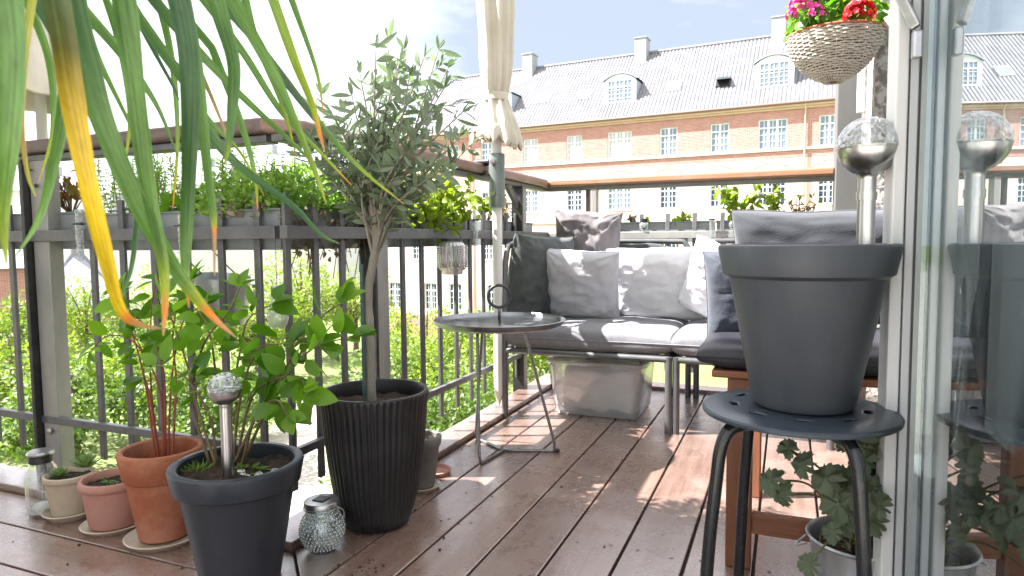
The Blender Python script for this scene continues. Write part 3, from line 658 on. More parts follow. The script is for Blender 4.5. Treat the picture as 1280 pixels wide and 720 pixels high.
# ---- galvanised bucket with wilting geranium
def bucket():
    z = .165; c = (aZ(1078, 672, z)); r = .105
    t = thing('potted_geranium', 'wilting geranium in a galvanised bucket under the black stool', 'potted plant', (c.x, c.y, 0))
    mb = MB(); mb.lathe([(.07, 0), (.076, 0), (.078, .004), (.092, z * .55), (.0945, z * .58), (.093, z * .62), (r - .004, z - .006), (r, z - .004), (r + .003, z), (r, z + .004), (r - .004, z + .001), (r - .008, z - .01), (.09, z - .035)], 64)
    b = mb.build('bucket', M['zinc'], t, angle=40)
    for s in (-1, 1):
        mb = MB(); mb.tube(bez([(s * r, -.02, z - .02), (s * (r + .02), 0, z - .035), (s * r, .02, z - .02)], 6), .0025, 8); mb.build('handle', M['zinc'], b)
    mb = MB(); mb.disc((0, 0, z - .03), .093, 40, .005); mb.build('soil', M['soil'], t)
    st = MB(); lf = MB(); dr = MB(); o = V((c.x, c.y, 0))
    def lobed(mb, p, nn, r, n=9):
        nn = V(nn).normalized(); x = nn.cross(V((0.2, 0.3, 1))).normalized(); y = nn.cross(x); sd_ = rnd() * 50; cup = ru(-.5, .5); k = 60; vs = [p]; fs = []
        for ring in range(1, 6):
            for i in range(k):
                a = 2 * math.pi * i / k; rr = r * (0.70 + .26 * abs(math.sin(a * 2.5)) ** .7 + .06 * math.sin(a * 17) + .04 * math.sin(a * 29)) * ring / 5
                d_ = abs(a - math.pi); 
                if d_ < .3: rr *= .35 + 2.1 * d_
                q = p + x * rr * math.cos(a) + y * rr * math.sin(a); 
                q += nn * (.22 * rr * math.cos(a * 5) + cup * rr * rr / r - .3 * rr * abs(math.sin(a * .5 + sd_)) + noise.noise(q * 70 + V((sd_, 0, 0))) * .007)
                vs.append(q)
        fs += [(0, 1 + i, 1 + (i + 1) % k) for i in range(k)]
        for ring in range(4): fs += [(1 + ring * k + i, 1 + (ring + 1) * k + i, 1 + (ring + 1) * k + (i + 1) % k, 1 + ring * k + (i + 1) % k) for i in range(k)]
        mb.add(vs, fs)
    tips = [((962, 600), 1.30, .03), ((1000, 580), 1.3, .028), ((1032, 598), 1.32, .036), ((1048, 630), 1.30, .035), ((1010, 705), 1.25, .024), ((1070, 550), 1.38, .042), ((1090, 545), 1.4, .035), ((1095, 610), 1.36, .035), ((1075, 635), 1.3, .035), ((1090, 650), 1.34, .03), ((975, 618), 1.30, .026), ((1056, 655), 1.3, .024), ((1060, 600), 1.4, .03), ((1040, 665), 1.28, .022), ((1080, 575), 1.36, .03), ((1066, 618), 1.3, .026), ((1098, 630), 1.3, .026), ((985, 560), 1.33, .022)]
    for (px, py), yy, r_ in tips:
        p = aY(px, py, yy) - o; a = V((ru(-.02, .03), ru(-.02, .03), z - .03)); mid = (a + p) / 2 + V((0, 0, .045 + .02 * rnd()))
        st.tube(bez([a, mid, p], 8), [.0022] * 17, 6)
        lobed(lf, p, V((-.25 + ru(-.5, .3), -.75, .55 + ru(-.4, .3))), r_)
    for i in range(110):
        a = ru(0, 6.28); rr = .085 * math.sqrt(rnd()); p = V((rr * math.cos(a) * .8 + .012, rr * math.sin(a), z - .025 + (rnd() ** 2) * .1))
        if i % 3: dr.leaf(p, rdir() + V((0, 0, .4)), rdir(), ru(.015, .035), ru(.003, .012), ru(-.5, .8), 3)
        else: lf.leaf(p, rdir() + V((0, 0, .6)), rdir(), ru(.015, .03), ru(.01, .02), ru(-.3, .8), 3)
    for i in range(26):
        a = ru(0, 6.28); p = V((.07 * math.cos(a) * rnd(), .07 * math.sin(a) * rnd(), z - .028)); st.tube(bez([p, p + V((ru(-.03, .03), ru(-.03, .03), ru(.01, .05))), p + V((ru(-.05, .05), ru(-.05, .05), ru(0, .06)))], 4), .0012, 5)
    st.build('stems', M['greenstem'], t); lf.build('foliage', M['gray_leaf'], t); dr.build('dead_leaves', M['dry'], t)
bucket()

# ---- wooden chair with black cushion
def chair():
    x0, x1, y0, y1 = -.185, .30, 1.60, 2.08
    t = thing('wooden_chair', 'dark wooden chair behind the stool, sunlit beneath', 'chair', ((x0 + x1) / 2, (y0 + y1) / 2, 0))
    o = V(((x0 + x1) / 2, (y0 + y1) / 2, 0))
    def B(mb, n, m, par=t, **k):
        ob = mb.build(n, m, par, **k)
        for v in ob.data.vertices: v.co -= o
        return ob
    for (x, y) in ((-.125, 1.62), (.27, 1.62), (-.12, 2.09), (.28, 2.09)):
        mb = MB(); mb.bb((x, y, 0), (x + .058, y + .034, .455)); B(mb, 'leg', M['chair_wood'], bevel=.004, smooth=False)
    mb = MB(); mb.bb((-.066, 1.627, .085), (.269, 1.65, .135)); B(mb, 'stretcher', M['chair_woodX'], bevel=.003, smooth=False)
    mb = MB(); mb.bb((-.062, 2.1, .26), (.27, 2.12, .29)); B(mb, 'stretcher', M['chair_woodX'], bevel=.003, smooth=False)
    mb = MB(); mb.bb((-.16, 1.61, .456), (.335, 2.12, .474)); B(mb, 'seat_board', M['chair_woodX'], bevel=.004, smooth=False)
    for x in (-.12, .28):
        mb = MB(); mb.beam((x + .03, 2.1, .475), (x + .03, 2.2, .86), .045, .025, V((0, 1, 0))); B(mb, 'back_post', M['chair_wood'], bevel=.003, smooth=False)
    for z in (.58, .68, .78):
        mb = MB(); y = 2.1 + (z - .475) * .26; mb.bb((-.065, y - .004, z), (.285, y + .014, z + .05)); B(mb, 'back_slat', M['chair_woodX'], bevel=.003, smooth=False)
chair()

# ------------------------------------------------------------------ pillows
def pillow(name, label, cat, m, c, w, h, th, rot, seed=0, wr=.012, pinch=.06, n=46, sag=0.0, piping=None, power=.42, group=None, slump=0):
    vs = []; fs = []
    def P(u, v, side):
        k = 1 - pinch * (1 - u * u) * 1.0 * (abs(v) ** 3); k2 = 1 - pinch * (1 - v * v) * (abs(u) ** 3)
        x = u * w / 2 * k2; z = v * h / 2 * k
        e = max(0, (1 - u ** 4) * (1 - v ** 4)) ** power
        y = side * th / 2 * e
        q = V((u * 2.1 + seed * 3.1, v * 2.1, side * .7 + seed))
        wk = noise.noise(q * 1.3) * 1.2 + noise.noise(V((u * 2 + v * 5, v * 2 - u * 4, seed))) * .6 + (1 - abs(noise.noise(q * 2.4))) * .5 - .3
        y += side * wk * wr * (e ** .6)
        cz_ = noise.noise(V((u * 1.6 + .8 * noise.noise(V((u * 2, v * 2, seed))), v * 4.2 + seed, side * 2)))
        y += side * wr * .9 * max(0, 1 - abs(cz_) * 5) ** 1.5 * (e ** .5)
        # creases running in from the corners
        for su in (-1, 1):
            for sv in (-1, 1):
                du, dv = u - su, v - sv; rr = math.hypot(du, dv); a = math.atan2(dv, du)
                y += side * .35 * wr * math.sin(a * 14 + seed * 2 + su) * math.exp(-rr * 2.6) * (e ** .5) * 2
        z += -slump * h * e * max(0, v) * .2
        x += noise.noise(V((v * 2, seed, side))) * wr * .5; z += noise.noise(V((u * 2, seed + 5, 1))) * wr * .7
        return V((x, y + sag * (v * v) * h, z))
    idx = {}
    for s in (-1, 1):
        for i in range(n + 1):
            for j in range(n + 1):
                u = math.sin((i / n - .5) * math.pi); v = math.sin((j / n - .5) * math.pi)
                edge = i in (0, n) or j in (0, n)
                if edge and s == 1: idx[(s, i, j)] = idx[(-1, i, j)]; continue
                idx[(s, i, j)] = len(vs); vs.append(P(u, v, s))
        for i in range(n):
            for j in range(n):
                f = (idx[(s, i, j)], idx[(s, i + 1, j)], idx[(s, i + 1, j + 1)], idx[(s, i, j + 1)]); fs.append(f if s == -1 else f[::-1])
    mb = MB(); mb.add(vs, fs)
    o = mb.build(name, m, None, angle=180); o.location = c; o.rotation_euler = rot
    tag(o, label, cat, group)
    # seam cord
    mb = MB(); loop = [vs[idx[(-1, i, 0)]] for i in range(n)] + [vs[idx[(-1, n, j)]] for j in range(n)] + [vs[idx[(-1, i, n)]] for i in range(n, 0, -1)] + [vs[idx[(-1, 0, j)]] for j in range(n, 0, -1)]
    mb.tube(loop + [loop[0]], .0022, 6, cap=False); mb.build('seam', m, o)
    return o
def slab(name, label, m, c, sx, sy, sz, seed=0, wr=.006, par=None, cat='cushion', rnd_=.03, tuft=0):
    """seat cushion: rounded block with soft creases"""
    n = 40; vs = []; fs = []; idx = {}
    def P(u, v, s):
        e = max(0, (1 - abs(u) ** 8) * (1 - abs(v) ** 8)) ** .3
        x = u * sx / 2; y = v * sy / 2
        z = s * sz / 2 * e
        q = V((x * 9 + seed * 5, y * 9, s))
        z += s * (noise.noise(q) * wr + noise.noise(q * 2.6) * wr * .4) * e
        return V((x + noise.noise(V((v * 3, seed, 1))) * wr, y + noise.noise(V((u * 3, seed, 7))) * wr, z))
    for s in (-1, 1):
        for i in range(n + 1):
            for j in range(n + 1):
                u = math.sin((i / n - .5) * math.pi); v = math.sin((j / n - .5) * math.pi)
                if (i in (0, n) or j in (0, n)) and s == 1: idx[(s, i, j)] = idx[(-1, i, j)]; continue
                idx[(s, i, j)] = len(vs); vs.append(P(u, v, s))
        for i in range(n):
            for j in range(n):
                f = (idx[(s, i, j)], idx[(s, i + 1, j)], idx[(s, i + 1, j + 1)], idx[(s, i, j + 1)]); fs.append(f if s == -1 else f[::-1])
    mb = MB(); mb.add(vs, fs); o = mb.build(name, m, par, angle=180); o.location = c
    mb = MB(); loop = [vs[idx[(-1, i, 0)]] for i in range(n)] + [vs[idx[(-1, n, j)]] for j in range(n)] + [vs[idx[(-1, i, n)]] for i in range(n, 0, -1)] + [vs[idx[(-1, 0, j)]] for j in range(n, 0, -1)]
    mb.tube(loop + [loop[0]], .0028, 6, cap=False); mb.build('seam', m, o)
    if par is None: tag(o, label, cat)
    return o
slab('seat_cushion', 'thick black seat cushion on the wooden chair', M['black_fabric'], (.055, 1.85, .506), .50, .50, .066, 3, .004)
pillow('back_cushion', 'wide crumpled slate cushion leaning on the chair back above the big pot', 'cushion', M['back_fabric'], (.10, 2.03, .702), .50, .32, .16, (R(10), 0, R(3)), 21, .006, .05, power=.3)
pillow('cushion', 'blue-grey cushion standing between the white pillows and the big slate pot', 'cushion', M['blue_fabric'], (-.085, 1.87, .635), .24, .24, .10, (R(6), R(-4), R(14)), 9, .003, .04)

# ================================================================== SOFA
def sofa():
    fz = .30
    t = thing('sofa', 'grey metal outdoor sofa with pale cushions against the far corner', 'sofa', (-.79, 3.0, 0))
    o = V((-.79, 3.0, 0)); fr = M['sofa_frame']
    def B(mb, n, m, par=t, **k):
        ob = mb.build(n, m, par, **k)
        for v in ob.data.vertices: v.co -= o
        return ob
    xl, xr, yf, yb = -1.145, -.432, 2.68, 3.33
    for x, y in ((xl, yf), (xr, yf), (xl, yb), (xr - .01, yb)):
        mb = MB(); mb.tube([(x, y, 0), (x, y, fz + .01)], .0145, 16); B(mb, 'leg', fr)
    mb = MB()
    for a, b in (((xl, yf), (xr, yf)), ((xl, yb), (xr, yb)), ((xl, yf), (xl, yb)), ((xr, yf), (xr, yb))): mb.tube([(a[0], a[1], fz), (b[0], b[1], fz)], .0135, 12)
    for i in range(8): y = yf + .08 + i * .075; mb.tube([(xl, y, fz), (xr, y, fz)], .006, 8)
    B(mb, 'seat_frame', fr)
    # arm loop at the left
    mb = MB(); mb.tube(bez([(xl, yf, fz), (xl - .002, yf + .005, .52), (xl - .005, yf + .035, .70), (xl - .01, yf + .13, .765), (xl - .01, yb - .12, .765), (xl - .005, yb, .72), (xl, yb + .01, fz)], 8), .0135, 12); B(mb, 'arm_frame', fr)
    mb = MB()
    for i in range(5): y = yf + .12 + i * .1; mb.tube([(xl, y, fz), (xl - .008, y, .76)], .006, 8)
    B(mb, 'arm_bars', fr)
    mb = MB(); mb.tube(bez([(xl, yb, fz), (xl, yb + .03, .62), (xl + .05, yb + .05, .755), (xl + .14, yb + .055, .77), (xr - .12, yb + .055, .77), (xr - .03, yb + .05, .75), (xr, yb + .03, .62), (xr, yb, fz)], 8), .0135, 12); B(mb, 'back_frame', fr)
    mb = MB()
    for i in range(7): x = xl + .08 + i * .093; mb.tube([(x, yb, fz), (x, yb + .05, .76)], .006, 8)
    B(mb, 'back_bars', fr)
    slab('seat_cushion', '', M['seat_fabric'], (xl / 2 + xr / 2 + .79 + .003, 3.0 - 3.0, .362), xr - xl + .02, .66, .115, 1, .007, par=t)
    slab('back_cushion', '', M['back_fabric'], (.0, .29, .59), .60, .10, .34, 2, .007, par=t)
sofa()
def sofa2():
    t = thing('corner_sofa_module', 'second sofa module right of the join, its pale seat lit by the sun', 'sofa', (-.1, 3.0, 0))
    o = V((-.1, 3.0, 0)); fr = M['sofa_frame']; fz = .30
    def B(mb, n, m, par=t, **k):
        ob = mb.build(n, m, par, **k)
        for v in ob.data.vertices: v.co -= o
        return ob
    xl, xr, yf, yb = -.403, .16, 2.685, 3.33
    for x, y in ((xl, yf), (xr, yf), (xl, yb), (xr, yb)):
        mb = MB(); mb.tube([(x, y, 0), (x, y, fz + .01)], .0145, 16); B(mb, 'leg', fr)
    mb = MB()
    for a, b in (((xl, yf), (xr, yf)), ((xl, yb), (xr, yb)), ((xl, yf), (xl, yb)), ((xr, yf), (xr, yb))): mb.tube([(a[0], a[1], fz), (b[0], b[1], fz)], .0135, 12)
    B(mb, 'seat_frame', fr)
    mb = MB(); mb.tube(bez([(xl, yb, fz), (xl, yb + .03, .62), (xl + .05, yb + .05, .755), (xl + .14, yb + .055, .77), (xr - .12, yb + .055, .77), (xr - .03, yb + .05, .75), (xr, yb + .03, .62), (xr, yb, fz)], 8), .0135, 12); B(mb, 'back_frame', fr)
    mb = MB()
    for i in range(6): x = xl + .08 + i * .08; mb.tube([(x, yb, fz), (x, yb + .05, .76)], .006, 8)
    B(mb, 'back_bars', fr)
    slab('seat_cushion', '', M['seat_fabric'], (xl / 2 + xr / 2 + .1 - .006, 0, .362), xr - xl + .03, .66, .115, 6, .007, par=t)
sofa2()
pillow('pillow', 'dark slate green pillow against the left arm of the sofa', 'pillow', M['slate_fabric'], (-1.075, 2.93, .605), .38, .41, .12, (R(10), R(3), R(66)), 11, .007, .05)
pillow('pillow', 'pale grey crinkled pillow in front of the mottled one', 'pillow', M['pale_fabric'], (-.872, 2.96, .575), .345, .345, .12, (R(22), R(3), R(4)), 12, .008, .05)
pillow('pillow', 'mottled dark grey pillow rising above the sofa back', 'pillow', M['blanket'], (-.93, 3.24, .745), .34, .38, .11, (R(14), R(6), R(2)), 13, .012, .06)
pillow('pillow', 'bright white pillow in full sun in the middle of the sofa', 'pillow', M['white_fabric'], (-.55, 3.09, .575), .43, .37, .13, (R(25), R(-2), R(-4)), 14, .007, .05)
pillow('pillow', 'white pillow tipped sideways at the right end of the sofa', 'pillow', M['white_fabric'], (-.235, 2.93, .575), .37, .35, .13, (R(24), R(24), R(-10)), 15, .009, .05)

# ================================================================== STORAGE BOX
def storage():
    t = thing('storage_box', 'translucent plastic storage box full of linen under the sofa', 'storage box', (-.775, 2.97, 0))
    def rr(sx, sy, r=.03, n=5):
        p = []
        for cx_, cy_, a0 in ((sx - r, sy - r, 0), (-sx + r, sy - r, 90), (-sx + r, -sy + r, 180), (sx - r, -sy + r, 270)):
            for k in range(n + 1): a = R(a0 + 90 * k / n); p.append((cx_ + r * math.cos(a), cy_ + r * math.sin(a)))
        return p
    def loft(mb, secs, cap0=True, cap1=False):
        n = len(secs[0][0]); vs = []; fs = []
        for p, z in secs: vs += [(q[0], q[1], z) for q in p]
        for i in range(len(secs) - 1): fs += [(i * n + k, i * n + (k + 1) % n, (i + 1) * n + (k + 1) % n, (i + 1) * n + k) for k in range(n)]
        if cap0: fs.append(list(range(n))[::-1])
        if cap1: fs.append(list(range((len(secs) - 1) * n, len(secs) * n)))
        mb.add(vs, fs)
    mb = MB(); loft(mb, [(rr(.185, .15), .002), (rr(.192, .157), .015), (rr(.21, .168), .222), (rr(.218, .175), .224), (rr(.218, .175), .234)]); mb.build('tub', M['boxplastic'], t, angle=35)
    mb = MB(); loft(mb, [(rr(.222, .179), .232), (rr(.224, .181), .236), (rr(.224, .181), .246), (rr(.215, .172), .254), (rr(.19, .15), .256)], True, True); mb.build('lid', M['boxplastic'], t, angle=35)
    # linen inside: lumpy folded mass
    mb = MB(); n = 60; vs = []; fs = []
    for i in range(n + 1):
        for j in range(n + 1):
            a = i / n * 2 * math.pi; b = j / n * math.pi
            d = V((math.cos(a) * math.sin(b), math.sin(a) * math.sin(b), math.cos(b)))
            s = max(abs(d.x) , abs(d.y), abs(d.z)) ** .75
            p = V((d.x / s * .178, d.y / s * .142, d.z / s * .10 + .112))
            w = noise.noise(p * 14) * .016 + abs(noise.noise(V((p.x * 18, p.y * 18, p.z * 34)))) * .018
            p -= d * w; vs.append(p)
    for i in range(n):
        for j in range(n): k = i * (n + 1) + j; fs.append((k, k + 1, k + n + 2, k + n + 1))
    mb.add(vs, fs); mb.build('linen', M['linen'], t, angle=180)
storage()

# ================================================================== SIDE TABLE
def table():
    c = V((-.962, 2.205, 0)); zt = .485; r = .238
    t = thing('side_table', 'round grey steel tray table with a ring handle', 'side table', c)
    mb = MB(); mb.lathe([(.0005, zt - .014), (.12, zt - .0145), (r - .03, zt - .013), (r - .008, zt - .004), (r, zt + .010), (r + .002, zt + .012), (r - .0015, zt + .013), (r - .012, zt - .001), (r - .034, zt - .0085), (.0005, zt - .010)], 96); mb.build('tray', M['tabletop'], t, angle=50)
    mb = MB(); k = V((0, 0, zt)); 
    mb.tube([k - V((0, 0, .01)), k + V((0, 0, .055))], .0055, 12)
    rg = .040; pts = [k + V((math.cos(a) * rg * .924, math.sin(a) * 0 + math.cos(a) * rg * .38, .055 + rg + math.sin(a) * rg)) for a in [2 * math.pi * i / 40 for i in range(41)]]
    mb.tube(pts, .0058, 12, cap=False); mb.build('ring_handle', M['dark_steel'], t, angle=180)
    feet = [V((-.978, 2.055, 0)), V((-.775, 2.292, 0)), V((-1.125, 2.33, 0))]
    tops = [V((-1.02, 2.14, 0)), V((-.875, 2.22, 0)), V((-1.05, 2.25, 0))]
    cc = V((-.958, 2.228, .012))
    for f, tp in zip(feet, tops):
        a = tp - c + V((0, 0, zt - .014)); b = f - c + V((0, 0, .006)); u = (cc - c - b); u.z = 0; u.normalize()
        dn = (a - b).normalized()
        pts = [a, a * .5 + b * .5, b + dn * .05] + [b + dn * .018 + u * .004, b + u * .012, b + u * .03] + [cc - c + V((0, 0, -.006))]
        mb = MB(); mb.tube(bez(pts, 6), .0055, 10); mb.build('leg', M['table_leg'], t, angle=180)
    mb = MB(); 
    p = feet[1] - c; mb.box(p + V((0, 0, .006)), (.022, .016, .012)); mb.build('foot', M['dark_steel'], t, smooth=False, bevel=.002)
table()

# ================================================================== PARASOL
def cloth_tube(prof, folds, amp, seed, twist=0.0, seg=120, thick=None):
    vs = []; fs = []
    n = len(prof)
    for i, (r, z) in enumerate(prof):
        for k in range(seg):
            a = 2 * math.pi * k / seg + twist * i
            f = math.sin(a * folds + seed + math.sin(a * 2 + seed) * 1.2 + z * 1.5) ; f = math.copysign(abs(f) ** .7, f)
            g = noise.noise(V((math.cos(a) * 2, math.sin(a) * 2, z * 5 + seed)))
            rr = r * (1 + amp * f + .18 * g)
            vs.append((rr * math.cos(a), rr * math.sin(a), z))
    fs = [(i * seg + k, i * seg + (k + 1) % seg, (i + 1) * seg + (k + 1) % seg, (i + 1) * seg + k) for i in range(n - 1) for k in range(seg)]
    return vs, fs
def parasol():
    c = V((-1.172, 2.675, 0)); 
    t = thing('parasol', 'closed cream parasol clamped to the side railing left of the sofa', 'parasol', c)
    mb = MB(); mb.lathe([(.0005, .045), (.008, .07), (.021, .10), (.0215, .12), (.0215, 2.9), (.0005, 2.9)], 24); mb.build('pole', M['white_paint'], t, angle=50)
    mb = MB(); mb.lathe([(.0225, .925), (.034, .925), (.035, .93), (.035, 1.15), (.034, 1.155), (.0225, 1.155)], 32); cl = mb.build('clamp_sleeve', M['collar'], t, angle=40)
    for z in (.985, 1.115):
        mb = MB(); mb.tube([(.0, -.03, z), (.0, -.05, z)], .012, 12); mb.tube([(0, -.052, z), (0, -.06, z)], .006, 8); mb.build('clamp_screw', M['lid_metal'], cl)
    mb = MB(); mb.tube([(-.095, -.01, 1.12), (-.03, -.01, 1.12)], .016, 12); mb.box((-.07, -.01, 1.075), (.05, .03, .02)); mb.build('rail_clamp', M['dark_steel'], cl, angle=40)
    # canopy folded, tied, flared at the bottom
    prof = [(.075, 1.215), (.084, 1.23), (.080, 1.26), (.068, 1.30), (.055, 1.345), (.046, 1.385), (.044, 1.395), (.046, 1.405), (.052, 1.43), (.058, 1.48), (.064, 1.56), (.070, 1.68), (.075, 1.85), (.078, 2.1), (.074, 2.35), (.06, 2.6), (.03, 2.85), (.022, 2.88)]
    pr = []
    for i in range(len(prof) - 1):
        for k in range(5): u = k / 5; pr.append((prof[i][0] * (1 - u) + prof[i + 1][0] * u, prof[i][1] * (1 - u) + prof[i + 1][1] * u))
    vs, fs = cloth_tube(pr, 8, .15, 1.0, seg=160)
    out = []
    for v in vs:
        v = V(v); f = max(0, min(1, (1.40 - v.z) / .18))
        v.x += f * .018; v.z -= .03 * f * noise.noise(V((v.x * 60, v.y * 60, 2))) + .035 * f * f * (v.x > 0) * (v.x / .08)
        out.append(v)
    mb = MB(); mb.add(out, fs); o = mb.build('canopy', M['canvas'], t, angle=180)
    sm = o.modifiers.new('thick', 'SOLIDIFY'); sm.thickness = .0025
    mb = MB(); mb.lathe([(.050, 1.378), (.0535, 1.382), (.0535, 1.408), (.050, 1.412)], 40, close=True); mb.build('tie_strap', M['canvas'], o)
    # rolled hem seen from below
    mb = MB()
    for k in range(9):
        a = k * .7 + .3; p = V((.03 + .045 * math.cos(a), .045 * math.sin(a), 1.225)); mb.tube(bez([p + V((.012, 0, .02)), p + V((0, .012, -.004)), p + V((-.012, 0, .012)), p + V((0, -.01, .03))], 5), .004, 8)
    mb.build('hem', M['canvas'], o, angle=180)
parasol()
def parasol2():
    p0_ = aD(42, 60, 2.9); p = V((-2.245, 1.45, 0)) * 1.13; off_ = p0_ - p
    t = thing('parasol', 'closed beige parasol at the far upper left behind the strap leaves', 'parasol', (p.x, p.y, 0))
    zb = aD(42, 125, 2.9).z
    mb = MB(); mb.tube([(0, 0, -.3), (0, 0, 2.9)], .018, 16); mb.build('pole', M['white_paint'], t, angle=60)
    prof = [(.215, zb), (.21, zb + .04), (.19, zb + .15), (.17, zb + .3), (.15, zb + .5), (.12, zb + .8), (.05, zb + 1.2), (.02, zb + 1.25)]
    pr = []
    for i in range(len(prof) - 1):
        for k in range(5): u = k / 5; pr.append((prof[i][0] * (1 - u) + prof[i + 1][0] * u, prof[i][1] * (1 - u) + prof[i + 1][1] * u))
    vs, fs = cloth_tube(pr, 7, .12, 3.0)
    mb = MB(); mb.add([V(v) + V((off_.x - .10, off_.y, 0)) for v in vs], fs); o = mb.build('canopy', M['canvas'], t, angle=180)
    sm = o.modifiers.new('thick', 'SOLIDIFY'); sm.thickness = .003
parasol2()

# ================================================================== FOREGROUND POTS
def leafplane(p): return (O - p).normalized()
def ribbed_olive():
    c = V((-1.045, 1.53, 0)); h = .375; rt = .147; rb = .088
    t = thing('potted_olive_tree', 'slender olive tree in a tall ribbed black pot at the railing corner', 'potted tree', c)
    prof = [(rb * .6, 0), (rb - .012, 0), (rb, .008), (.103, .05), (.117, .1), (.128, .18), (.136, .25), (.142, .33), (rt, h - .012), (rt + .001, h - .004), (rt - .002, h), (rt - .009, h), (rt - .012, h - .006), (rt - .014, h - .04)]
    nr = 52
    def fn(a, i, z):
        if i < 2 or i > 8: return 1
        s = math.cos(a * nr); return 1 + .012 * (abs(s) ** .6 * (1 if s > 0 else -1))
    mb = MB(); mb.lathe(prof, nr * 8, fn=fn); mb.build('pot', M['pot_ribbed'], t, angle=50)
    mb = MB(); mb.disc((0, 0, h - .042), rt - .012, 48, .006, 10); mb.build('soil', M['soil'], t)
    base = V((-.012, .0, h - .05))
    def L(px, py, dy=0): return aY(px, py, 1.53 + dy) - c
    trunk = bez([base, L(463, 430), L(460, 370), L(468, 320), L(474, 285)], 8)
    mb = MB(); n = len(trunk); mb.tube(trunk, [.0142 - .004 * i / n + .0008 * math.sin(i * 1.7) for i in range(n)], 12)
    root = trunk[-1]; forks = [trunk[int(n * .72)], trunk[int(n * .86)], root]
    lf = MB(); br = MB()
    targets = [(485, 48), (470, 60), (505, 62), (530, 72), (548, 62), (560, 85), (555, 110), (578, 140), (575, 170), (450, 92), (440, 120), (425, 160), (402, 118), (375, 150), (370, 185), (395, 205), (440, 200), (460, 150), (480, 110), (500, 130), (520, 110), (525, 170), (545, 200), (505, 190), (480, 200), (540, 150), (465, 105), (430, 140), (500, 75), (388, 172), (410, 185), (435, 180), (515, 215), (475, 170), (562, 205), (495, 85), (512, 95), (385, 130), (590, 180), (420, 205), (500, 160), (455, 195), (420, 180)]
    for (px, py) in targets:
        tip = L(px, py, ru(-.13, .13)); f = random.choice(forks)
        mid = f.lerp(tip, .5) + V((ru(-.03, .03), ru(-.03, .03), ru(-.01, .03))); mid.x = f.x + (mid.x - f.x) * .8
        pts = bez([f, mid, tip], 9); m = len(pts)
        br.tube(pts, [.0038 * (1 - i / m) + .0009 for i in range(m)], 6)
        low = py > 150
        for i in range(int(m * .3), m):
            d = (pts[min(i + 1, m - 1)] - pts[i - 1]).normalized()
            for q in range(2 if i % 2 else 1):
                s = rdir(); s = (s - d * s.dot(d)).normalized()
                ln = ru(.038, .068)
                lf.leaf(pts[i], d * ru(.2, .9) + s * ru(.6, 1.1) + V((0, 0, -.15)), rdir() + V((0, -.3, .5)), ln, ru(.012, .0175), ru(-.1, .35), 4, 'lance')
            if rnd() < .16 and i < m - 2:   # side twig
                s = rdir(); e = pts[i] + (d + s).normalized() * ru(.04, .08); br.tube([pts[i], e], [.0012, .0006], 4)
                for w in range(5): lf.leaf(pts[i].lerp(e, .3 + w * .17), (e - pts[i]).normalized() + rdir() * .9, rdir(), ru(.028, .046), ru(.008, .012), ru(-.1, .3), 4, 'lance')
        for w in range(3): lf.leaf(tip, (tip - mid).normalized() + rdir() * .4, rdir(), ru(.03, .045), .009, .1, 4, 'lance')
    tr = mb.build('trunk', M['bark'], t, angle=180)
    br.build('branches', M['bark'], tr, angle=180)
    lf.build('foliage', M['olive_leaf'], t, angle=180)
    a = L(452, 335, -.02); mb = MB(); mb.tube([V((a.x - .0, a.y, h - .06)), V((a.x + .0, a.y, a.z + .01))], .0055, 10); mb.build('stake', M['stake'], t, angle=60)
ribbed_olive()

